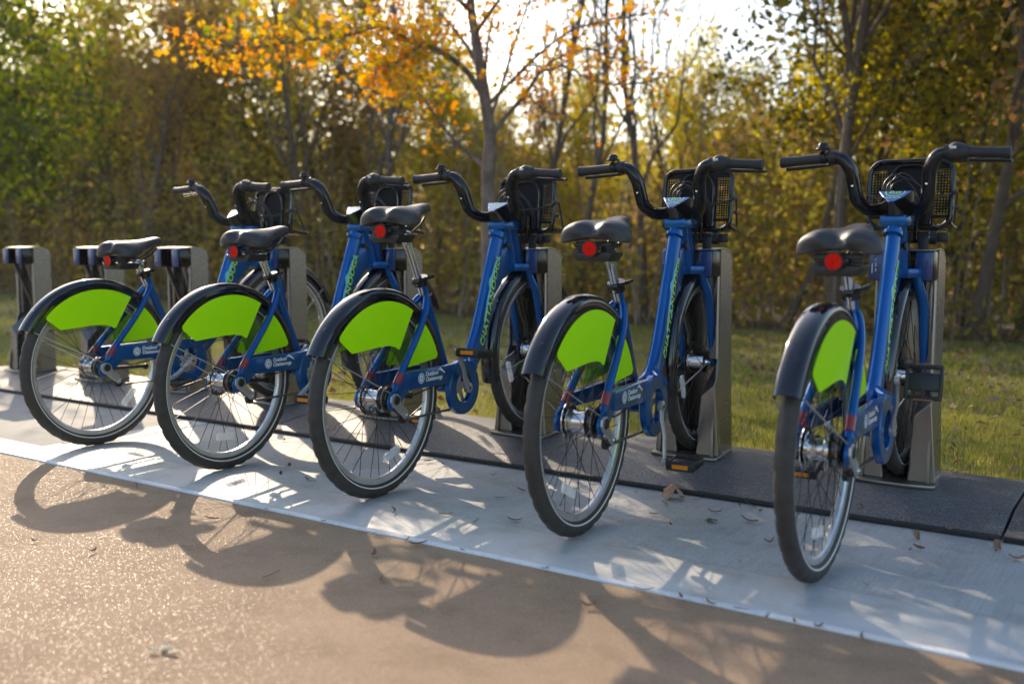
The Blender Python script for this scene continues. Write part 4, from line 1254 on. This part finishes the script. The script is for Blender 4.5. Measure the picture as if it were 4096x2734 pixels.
# the maple behind the docks
def maple():
    rs = np.random.RandomState(5); sk = Skel()
    base = at(1122, 640, 7.3); base.z = -.04
    tr = empty('maple_tree', base); O = Vector(base)
    def W(px, py, d): return at(px, py, d) - O
    D = 7.3
    trunk = [Vector((0, 0, 0)), W(1120, 700, D), W(1121, 520, D), W(1120, 400, D), W(1124, 310, D), W(1108, 200, D), W(1093, 100, D), W(1080, 10, D), W(1084, -80, D), W(1070, -200, D)]
    P = smooth_path(trunk, 5); k = len(P)
    sk.b.tube(P, [interp([0, .12, .3, .5, .8, 1], [.068, .056, .050, .043, .030, .018], i / (k - 1)) * (1 + .05 * rs.normal()) for i in range(k)], 14, cap=False)
    limbs = [
        ([(1105, 215, 0), (1072, 165, -.1), (1030, 130, -.25), (975, 100, -.4), (935, 92, -.5), (875, 62, -.6), (800, 80, -.8), (700, 92, -.9), (575, 108, -1.1), (450, 95, -1.2)], .026),
        ([(975, 100, -.4), (942, 120, -.5), (905, 145, -.55), (880, 170, -.6)], .012),
        ([(1112, 385, 0), (1085, 360, .1), (1048, 328, .2), (1005, 275, .3), (968, 222, .35), (915, 186, .4), (870, 160, .5)], .020),
        ([(1126, 312, 0), (1160, 268, .1), (1201, 222, .2), (1238, 168, .3), (1275, 136, .4), (1345, 113, .5), (1406, 133, .6), (1480, 160, .6)], .024),
        ([(1120, 240, 0), (1160, 200, -.1), (1222, 138, -.2), (1299, 77, -.3), (1375, 51, -.4), (1493, 31, -.5)], .018),
        ([(1112, 200, 0), (1116, 120, .1), (1130, 45, .2), (1150, -40, .3)], .015),
        ([(1120, 280, 0), (1150, 200, .2), (1180, 100, .4), (1212, 10, .5), (1240, -60, .5)], .016),
        ([(1207, 215, .2), (1247, 250, .1), (1293, 270, 0)], .009),
        ([(1100, 160, 0), (1060, 90, .3), (1000, 20, .5), (930, -40, .6), (860, -90, .7)], .018),
        ([(1090, 80, 0), (1130, 20, -.3), (1200, -60, -.6), (1290, -120, -.8)], .016),
        ([(1085, 30, 0), (1000, -40, -.4), (880, -70, -.8), (740, -60, -1.0), (620, -30, -1.1)], .018),
        ([(1084, -60, 0), (1150, -150, .2), (1260, -200, .4), (1380, -180, .6)], .014),
        ([(1238, 168, .3), (1290, 150, .0), (1350, 180, -.2), (1430, 195, -.3), (1530, 175, -.4)], .010),
    ]
    tips = []
    for pts, r in limbs:
        L_ = [W(a, b_, D + c) for a, b_, c in pts]
        Q = sk.limb(L_, r, .004, 6, 5)
        n = len(Q)
        for i in range(n // 5, n):
            for _ in range(2):
                d = Vector(rs.normal(size=3)); T = (Q[min(n - 1, i + 1)] - Q[max(0, i - 1)]).normalized()
                d = (d.normalized() * .7 + T * .6); d.z *= .5; d.normalize()
                ln = rs.uniform(.10, .32) * (1.1 - .5 * i / n)
                m = Q[i] + d * ln * .5 + Vector((0, 0, .02)); e = Q[i] + d * ln
                sk.b.tube([Q[i], m, e], [.0042, .003, .0018], 4, cap=False)
                tips += [m, e]
                if rs.uniform() < .6:
                    d2 = (d + Vector(rs.normal(size=3)) * .5).normalized()
                    e2 = m + d2 * ln * .6; sk.b.tube([m, e2], [.0028, .0015], 3, cap=False); tips.append(e2)
    sk.b.obj('trunk', BARK_MAPLE, tr, smooth=60)
    # leaves: five-lobed, thick on the left, few on the right
    def dens(p):
        q = p + O - CAM; px = 1174.5 + 2284 * q.dot(RGT) / q.dot(FWD); py = 784 - 2284 * q.dot(UPV) / q.dot(FWD)
        if py > 250: return .5
        if px < 1060: return 5.2
        if px < 1150: return 2.6
        return 1.9 if py > -20 else 1.5
    cs = []
    for p in tips:
        m = dens(p); n = int(m) + (1 if rs.uniform() < m - int(m) else 0)
        for _ in range(n): cs.append(np.array(p) + rs.normal(size=3) * np.array([.10, .10, .08]) - np.array([0, 0, .03]))
    cs = np.array(cs); n = len(cs)
    star = []
    for i, (a, r) in enumerate([(0, 1.0), (20, .42), (48, .85), (72, .40), (105, .62), (150, .30), (180, .12), (210, .30), (255, .62), (288, .40), (312, .85), (340, .42)]):
        star.append((r * math.cos(R(a)), r * math.sin(R(a))))
    star = np.array(star); ks = len(star)
    d = rs.normal(size=(n, 3)); d[:, 2] -= .9; d /= np.linalg.norm(d, axis=1)[:, None]
    e = rs.normal(size=(n, 3)); e -= d * np.sum(e * d, axis=1)[:, None]; e /= np.linalg.norm(e, axis=1)[:, None]
    nn = np.cross(d, e); s = rs.uniform(.022, .047, n)
    v = []
    ctr = cs
    v = np.zeros((n, ks + 1, 3)); v[:, 0] = ctr
    for j in range(ks):
        v[:, j + 1] = ctr + d * (s * star[j, 0])[:, None] + e * (s * star[j, 1])[:, None] + nn * (s * .25 * (star[j, 0] ** 2 + star[j, 1] ** 2))[:, None]
    f = np.array([[0, j + 1, (j + 1) % ks + 1] for j in range(ks)])
    F = (f[None] + (np.arange(n) * (ks + 1))[:, None, None]).reshape(-1, 3)
    c = bpy.data.objects.new('crown', fast_mesh('crown', v.reshape(-1, 3), F, LEAF_MAPLE)); COL.objects.link(c); c.parent = tr
    tag(tr, "young maple with orange and yellow leaves standing on the lawn behind the docks", 'tree')
maple()

# undergrowth along the wood's edge and the wood beyond: masses nobody could count
def bearing_x(px, y):
    d = FWD + RGT * ((px - 1174.5) / 2284); return CAM.x + d.x * y / d.y
def undergrowth():
    rs = np.random.RandomState(33)
    n = 44000
    px = rs.uniform(-500, 2700, n); y = 8.9 + rs.gamma(2.0, .75, n); y = np.minimum(y, 13.5)
    dx = FWD.x + RGT.x * (px - 1174.5) / 2284; dy = FWD.y + RGT.y * (px - 1174.5) / 2284
    x = CAM.x + dx * y / dy
    top = 1.55 + .45 * np.sin(x * 1.7 + .4) + .35 * np.sin(x * .63 + 2) + .3 * np.sin(x * 4.1) + (y - 8.9) * .33
    z = top * rs.beta(1.25, 1.5, n)
    c = np.stack([x, y, z], 1)
    c += rs.normal(size=c.shape) * .05
    # gather into clumps
    cl = np.floor(c / .38); h = np.abs(np.sin(cl[:, 0] * 12.9898 + cl[:, 1] * 78.233 + cl[:, 2] * 37.719) * 43758.5453) % 1
    c = c[h > .30]
    v, f = leaf_verts(c, .075, rs)
    o = bpy.data.objects.new('undergrowth', fast_mesh('undergrowth', v, f, LEAF_MIX)); COL.objects.link(o)
    tag(o, "dense brown and yellow green undergrowth along the edge of the wood", 'undergrowth', kind='stuff')
    b = MB()
    for i in range(380):
        p_ = rs.uniform(-400, 2650); yy = 9.0 + rs.uniform(0, 3.0); xx = bearing_x(p_, yy)
        h_ = rs.uniform(1.0, 3.4); l = rs.normal(size=2) * .45
        b.tube([(xx, yy, 0), (xx + l[0] * .4, yy + l[1] * .4, h_ * .5), (xx + l[0] * 1.3, yy + l[1], h_)], [rs.uniform(.005, .015), .006, .0025], 3, cap=False)
    so = b.obj('brush_stems', BARK_PALE, None, smooth=0)
    tag(so, "thin bare stems rising out of the undergrowth", 'undergrowth', kind='stuff')
undergrowth()

def left_thicket():
    rs = np.random.RandomState(77); n = 52000
    px = rs.uniform(-600, 900, n); y = rs.uniform(10.5, 16, n)
    dx = FWD.x + RGT.x * (px - 1174.5) / 2284; dy = FWD.y + RGT.y * (px - 1174.5) / 2284
    x = CAM.x + dx * y / dy
    ty = np.interp(px, [-600, 40, 90, 130, 240, 420, 500, 650, 800, 900], [-100, -20, 60, 90, 60, 40, 60, 190, 300, 420])
    top = .81 + (570 - ty) / 2284 * y / dy + .25 * np.sin(px * .05)
    z = top * rs.beta(1.0, 1.15, n); c = np.stack([x, y, z], 1)
    cl = np.floor(c / .45); h = np.abs(np.sin(cl[:, 0] * 12.9898 + cl[:, 1] * 78.233 + cl[:, 2] * 37.719) * 43758.5453) % 1
    c = c[h > .25]; c += rs.normal(size=c.shape) * .06
    v, f = leaf_verts(c, .10, rs)
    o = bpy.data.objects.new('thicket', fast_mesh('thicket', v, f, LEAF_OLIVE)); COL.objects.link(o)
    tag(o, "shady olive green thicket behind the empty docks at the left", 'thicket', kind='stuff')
left_thicket()

def far_woods():
    rs = np.random.RandomState(44)
    n = 84000
    px = rs.uniform(-700, 2800, n); y = rs.uniform(13.5, 22, n)
    dx = FWD.x + RGT.x * (px - 1174.5) / 2284; dy = FWD.y + RGT.y * (px - 1174.5) / 2284
    x = CAM.x + dx * y / dy
    # height of the canopy seen by bearing (top of the far trees in the photo)
    ty = np.interp(px, [-700, 60, 110, 420, 520, 640, 760, 900, 1000, 1100, 1250, 1400, 1550, 1650, 1850, 1950, 2050, 2150, 2800],
                   [-60, -30, 60, 40, 90, 260, 330, 320, 300, 340, 350, 330, 310, 290, 290, 200, 40, -150, -250])
    depth = y / dy
    top = .81 + (570 - ty) / 2284 * depth * 1.0 + .35 * np.sin(px * .021 + y) + .25 * np.sin(px * .05 + 2 * y)
    z = top * rs.beta(1.25, 1.05, n)
    c = np.stack([x, y, z], 1)
    cl = np.floor(c / .55); h = np.abs(np.sin(cl[:, 0] * 12.9898 + cl[:, 1] * 78.233 + cl[:, 2] * 37.719) * 43758.5453) % 1
    c = c[h > .35] + rs.normal(size=(int((h > .35).sum()), 3)) * .06
    v, f = leaf_verts(c, .13, rs)
    o = bpy.data.objects.new('far_woods', fast_mesh('far_woods', v, f, LEAF_MIX)); COL.objects.link(o)
    tag(o, "wood receding behind the first trees as one mass of autumn leaves", 'woods', kind='stuff')
    # the closed lower storey deep in the wood
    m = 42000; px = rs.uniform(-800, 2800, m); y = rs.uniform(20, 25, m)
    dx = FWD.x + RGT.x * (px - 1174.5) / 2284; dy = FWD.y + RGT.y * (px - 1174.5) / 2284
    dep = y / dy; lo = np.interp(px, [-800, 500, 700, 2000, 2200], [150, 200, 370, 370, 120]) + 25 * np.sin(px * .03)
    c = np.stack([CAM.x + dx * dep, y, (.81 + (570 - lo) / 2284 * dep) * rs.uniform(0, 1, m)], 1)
    v, f = leaf_verts(c, .22, rs)
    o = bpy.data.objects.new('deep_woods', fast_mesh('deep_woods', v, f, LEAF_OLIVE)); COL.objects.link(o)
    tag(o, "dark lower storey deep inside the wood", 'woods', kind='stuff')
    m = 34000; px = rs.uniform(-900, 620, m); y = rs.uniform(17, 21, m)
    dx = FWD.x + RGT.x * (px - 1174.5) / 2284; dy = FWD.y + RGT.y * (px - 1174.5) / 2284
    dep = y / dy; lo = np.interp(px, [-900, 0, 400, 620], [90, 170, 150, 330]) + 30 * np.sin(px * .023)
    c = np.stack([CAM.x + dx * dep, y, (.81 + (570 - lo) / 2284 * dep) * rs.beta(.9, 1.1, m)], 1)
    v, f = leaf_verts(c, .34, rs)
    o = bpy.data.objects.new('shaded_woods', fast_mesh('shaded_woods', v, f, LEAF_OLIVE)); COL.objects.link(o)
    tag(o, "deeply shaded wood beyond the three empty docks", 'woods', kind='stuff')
    b = MB()
    for i in range(110):
        p_ = rs.uniform(-500, 2700); yy = rs.uniform(12.5, 21); xx = bearing_x(p_, yy)
        tyy = np.interp(p_, [-700, 500, 640, 1600, 1900, 2100], [-60, 40, 60, 140, 60, -100])
        h_ = (.81 + (570 - tyy) / 2284 * yy / (FWD.y + RGT.y * (p_ - 1174.5) / 2284)) * rs.uniform(.7, 1.1); l = rs.normal(size=2) * .9
        r0 = rs.uniform(.02, .07)
        b.tube([(xx, yy, 0), (xx + l[0] * .3, yy + l[1] * .3, h_ * .4), (xx + l[0], yy + l[1], h_)], [r0, r0 * .7, .008], 4, cap=False)
    so = b.obj('far_trunks', BARK, None, smooth=0)
    tag(so, "crowd of dark trunks deep inside the wood", 'woods', kind='stuff')
far_woods()

# ------------------------------------------------------------------ lawn: blades and leaf litter
def grass():
    rs = np.random.RandomState(55)
    def blades(n, y0, y1, h, w, tufts):
        px = rs.uniform(-250, 2600, n); u = rs.uniform(0, 1, n); y = y0 + (y1 - y0) * u
        dx = FWD.x + RGT.x * (px - 1174.5) / 2284; dy = FWD.y + RGT.y * (px - 1174.5) / 2284
        x = CAM.x + dx * y / dy + rs.normal(size=n) * .02
        den = .5 + .5 * np.sin(x * 5.3 + np.sin(y * 3.7)) * np.sin(y * 6.1 + 1.3 * np.sin(x * 2.9))
        k = rs.uniform(0, 1, n) < .35 + .65 * den
        x, y, den = x[k], y[k], den[k]; n = len(x)
        hh = h * rs.uniform(.4, 1.3, n) * (.6 + .7 * den)
        a = rs.uniform(0, 2 * PI, n); lean = rs.uniform(.1, .8, n) * hh; la = rs.uniform(0, 2 * PI, n)
        v = np.zeros((n, 3, 3)); ww = w * rs.uniform(.6, 1.4, n)
        v[:, 0] = np.stack([x - np.cos(a) * ww, y - np.sin(a) * ww, np.full(n, -.01)], 1)
        v[:, 1] = np.stack([x + np.cos(a) * ww, y + np.sin(a) * ww, np.full(n, -.01)], 1)
        v[:, 2] = np.stack([x + np.cos(la) * lean, y + np.sin(la) * lean, hh], 1)
        return v.reshape(-1, 3)
    v1 = blades(170000, 3.64, 5.2, .022, .0020, 0)
    v2 = blades(120000, 5.2, 9.2, .026, .0040, 0)
    v3 = blades(26000, 3.595, 3.72, .050, .0022, 0)
    v = np.concatenate([v1, v2, v3]); n = len(v) // 3
    o = bpy.data.objects.new('grass', fast_mesh('grass', v, np.arange(n * 3).reshape(n, 3), GRASS_M)); COL.objects.link(o)
    tag(o, "short green and straw coloured grass of the lawn", 'grass', kind='stuff')
grass()
def litter():
    rs = np.random.RandomState(66)
    n = 2100
    px = rs.uniform(-100, 2500, n); y = 3.75 + rs.beta(1.6, 1.2, n) * 5.6
    dx = FWD.x + RGT.x * (px - 1174.5) / 2284; dy = FWD.y + RGT.y * (px - 1174.5) / 2284
    x = CAM.x + dx * y / dy
    c = np.stack([x, y, rs.uniform(.015, .04, n)], 1)
    d = rs.normal(size=(n, 3)) * np.array([1, 1, .35]); d /= np.linalg.norm(d, axis=1)[:, None]
    e = rs.normal(size=(n, 3)) * np.array([1, 1, .4]); e -= d * np.sum(e * d, axis=1)[:, None]; e /= np.linalg.norm(e, axis=1)[:, None]
    s = (rs.uniform(.010, .036, n))[:, None]
    nn = np.array([0, 0, 1.0])
    v = np.stack([c - d * s, c + e * s * .6 + nn * s * .3, c + d * s, c - e * s * .6 + nn * s * .35], 1).reshape(-1, 3)
    o = bpy.data.objects.new('leaf_litter', fast_mesh('leaf_litter', v, np.arange(n * 4).reshape(n, 4), LEAF_DEAD)); COL.objects.link(o)
    tag(o, "dry brown fallen leaves scattered over the lawn", 'fallen leaves', kind='stuff')
litter()

# ------------------------------------------------------------------ single leaves and bits lying on the paving
def ground_at(px, py, z=0.0):
    d = FWD + RGT * ((px - 1174.5) / 2284) - UPV * ((py - 784) / 2284)
    return CAM + d * ((z - CAM.z) / d.z)
def blade_leaf(L_, w, curl, rs):
    """lance-shaped curled leaf lying along x"""
    b = MB(); n = 9; vs = []
    for i in range(n):
        u = i / (n - 1); ww = w * math.sin(PI * min(1, u * 1.02 + .02)) ** .8 + .0004
        z = curl * (u - .5) ** 2 * 2 + .003; bend = .15 * L_ * math.sin(PI * u)
        for k, f_ in enumerate((-1, 0, 1)): vs.append(((u - .5) * L_, bend + f_ * ww, z + abs(f_) * w * .5))
    fs = [(3 * i + k, 3 * i + 3 + k, 3 * i + 4 + k, 3 * i + 1 + k) for i in range(n - 1) for k in range(2)]
    b.add(vs, fs); return b
leafm = [blade_leaf(.045, .0055, .012, NR).mesh('fallen_leaf', LEAF_DEAD), blade_leaf(.032, .006, .018, NR).mesh('fallen_leaf', LEAF_DEAD), blade_leaf(.060, .0035, .010, NR).mesh('fallen_leaf', LEAF_DEAD)]
BITS = [(520, 975), (548, 981), (905, 1037), (1360, 1112), (1460, 1128), (1560, 1140), (1700, 1158), (1780, 1168), (2150, 1218), (2200, 1226), (2260, 1236), (260, 1112), (610, 1168), (742, 1196), (930, 1236), (1250, 1304), (1560, 1370), (1700, 1398), (1820, 1425), (1060, 1262), (430, 1255), (880, 1330), (80, 1240), (1700, 1290), (1985, 1340), (2090, 1262), (715, 1106), (1195, 1127), (1132, 1090), (900, 1174), (1023, 1182), (1093, 1197), (1146, 1142), (1180, 1195), (1252, 1160), (1522, 1158), (1500, 1180), (1536, 1204), (1600, 1145), (1718, 1195), (1745, 1175), (1690, 1105),
        (1930, 1170), (1975, 1168), (2010, 1185), (2060, 1195), (2110, 1262), (2290, 1265), (2330, 1280), (1765, 1245), (1720, 1160), (985, 1060), (1015, 1066), (1060, 1048), (700, 1100), (400, 1035), (320, 1040),
        (150, 1020), (855, 1272), (624, 1322), (960, 1250), (1350, 1390), (1480, 1352), (1630, 1382), (1880, 1440), (1985, 1465), (485, 1192), (210, 1265), (310, 1115), (1640, 1175), (2180, 1215), (2240, 1232), (650, 1010), (570, 985), (760, 985), (1850, 1150), (1240, 1100), (1300, 1180)]
LEAVES = {}
for i, (px, py) in enumerate(BITS):
    p = ground_at(px, py); z = .004
    if 2.985 < p.y < 3.2: z = .018 + (p.y - 2.985) * .14
    elif p.y >= 3.2: z = PLATE_Z + .002
    p = ground_at(px, py, z)
    o = bpy.data.objects.new('fallen_leaf', leafm[i % 3]); COL.objects.link(o)
    o.location = (p.x, p.y, z); o.rotation_euler = (rnd.uniform(-.3, .3), rnd.uniform(-.2, .2), rnd.uniform(0, 6.28))
    s = rnd.uniform(.6, 1.15) * (1.3 if i in (58,) else .6 if i < 26 else 1); o.scale = (s, s, s)
    shape = ('slender', 'short broad', 'long narrow')[i % 3]
    surf = 'tan pavement' if p.y < 2.072 else 'smooth concrete' if p.y < 2.34 else 'broomed concrete' if p.y < 2.985 else 'dark plate'
    k = min(range(5), key=lambda j: abs((j - 4) * SP - p.x))
    LEAVES.setdefault((shape, surf, ('leftmost', 'second', 'middle', 'fourth', 'nearest')[k]), []).append((px, o))
for (shape, surf, who), lst in LEAVES.items():
    lst.sort(key=lambda t: t[0])
    for j, (px, o) in enumerate(lst):
        if len(lst) == 1: lab = "lone %s curled brown leaf on the %s by the %s bicycle" % (shape, surf, who)
        else:
            w = 'leftmost' if j == 0 else 'rightmost' if j == len(lst) - 1 else ('', 'second', 'third', 'fourth', 'fifth', 'sixth', 'seventh')[j] + ' from left'
            lab = "%s of the %s leaves on %s by the %s bicycle" % (w, shape, surf, who)
        tag(o, lab, 'fallen leaf', 'small curled brown leaves on the paving')
# big dry leaf against the plate, a green one, a pale sprig, two acorns, two curled stubs
def big_leaf(name, L_, m, fold, rs):
    b = MB(); star = [(0, 1.0), (14, .62), (30, .92), (48, .55), (62, .88), (85, .5), (110, .72), (140, .35), (180, .25), (220, .35), (250, .72), (275, .5), (298, .88), (312, .55), (330, .92), (346, .62)]
    vs = [(0, 0, fold * .9)]
    for a, r_ in star:
        x, y = L_ * r_ * math.cos(R(a)), L_ * r_ * math.sin(R(a)) * .8
        vs.append((x * .5, y * .5, fold * (.85 - .5 * abs(math.sin(R(a))))))
    for a, r_ in star:
        x, y = L_ * r_ * math.cos(R(a)), L_ * r_ * math.sin(R(a)) * .8
        vs.append((x, y, fold * (.5 - .9 * abs(math.sin(R(a)))) + rs.uniform(0, .006)))
    k = len(star)
    fs = [(0, 1 + j, 1 + (j + 1) % k) for j in range(k)] + [(1 + j, 1 + k + j, 1 + k + (j + 1) % k, 1 + (j + 1) % k) for j in range(k)]
    b.add(vs, fs)
    zmin = min(v[2] for v in b.v); b.v = [(v[0], v[1], v[2] - zmin) for v in b.v]
    return b.obj(name, m, smooth=60)
M_TANLEAF = speck(mat("dry_tan_leaf", (0.42, 0.24, 0.14), 0.6), 40, .3, .3, 150)
M_GREENLEAF = speck(mat("wilted_green_leaf", (0.045, 0.075, 0.03), 0.5), 40, .3, .3, 150)
M_PALE = mat("pale_seed", (0.62, 0.58, 0.42), 0.6)
p = ground_at(1546, 1138, .01); o = big_leaf('fallen_leaf', .062, M_TANLEAF, .035, NR); o.location = (p.x, p.y, .004); o.rotation_euler = (0, 0, 2.3)
tag(o, "large folded tan leaf resting against the front edge of the base plate", 'fallen leaf')
p = ground_at(1628, 1197); o = big_leaf('fallen_leaf', .030, M_GREENLEAF, .008, NR); o.location = (p.x, p.y, .004); o.rotation_euler = (0, 0, -.4)
tag(o, "small wilted green leaf lying on the pale concrete", 'fallen leaf')
for (px, py, lab) in ((2105, 1240, "curled brown leaf stub on the concrete right of the nearest wheel"), (2288, 1262, "dark crumpled leaf below the plate joint at the right")):
    p = ground_at(px, py); o = big_leaf('fallen_leaf', .018, LEAF_DEAD, .022, NR); o.location = (p.x, p.y, .004); o.rotation_euler = (.3, 0, px * .1)
    tag(o, lab, 'fallen leaf')
b = MB()
for a, l in ((.2, .040), (1.9, .034), (3.6, .022)):
    q = blade_leaf(l, .006, .002, NR); M_ = Matrix.Rotation(a, 4, 'Z') @ Matrix.Translation((l * .6, 0, 0))
    b.add([M_ @ Vector(v) for v in q.v], q.f)
b.tube([(0, 0, .004), (.02, .03, .004)], .001, 5)
p = ground_at(368, 1497); o = b.obj('seed_sprig', M_PALE, smooth=0, loc=(p.x, p.y, .002)); tag(o, "pale three bladed sprig lying on the tan pavement", 'sprig')
M_NUT = mat("acorn_brown", (0.06, 0.03, 0.015), 0.35)
for (px, py, lab) in ((664, 1069, "round brown acorn on the concrete right of the second rear wheel"), (644, 1088, "smaller round brown nut left of the acorn on the concrete")):
    p = ground_at(px, py); b = MB(); b.lathe([(0, 0), (.0015, .004), (.005, .0065), (.009, .0055), (.0105, .003), (.0115, .0045), (.0135, .003), (.0145, 0)], axis=2, n=14)
    o = b.obj('acorn', M_NUT, loc=(p.x, p.y, .001)); tag(o, lab, 'acorn')


# thin autumn haze in the air, lit from behind by the low sun
HZ = bpy.data.materials.new("thin_haze"); HZ.use_nodes = True
HZ.node_tree.nodes.clear()
ho = HZ.node_tree.nodes.new("ShaderNodeOutputMaterial"); hv = HZ.node_tree.nodes.new("ShaderNodeVolumePrincipled")
hv.inputs["Color"].default_value = (0.97, 0.93, 0.88, 1); hv.inputs["Density"].default_value = 0.0006; hv.inputs["Anisotropy"].default_value = 0.35
HZ.node_tree.links.new(hv.outputs[0], ho.inputs["Volume"])
b = MB(); b.box((-5, 12.5, 4.0), (134, 119, 10.4))
tag(b.obj('haze', HZ, smooth=0), "thin warm haze in the air of the park", 'haze', kind='stuff')
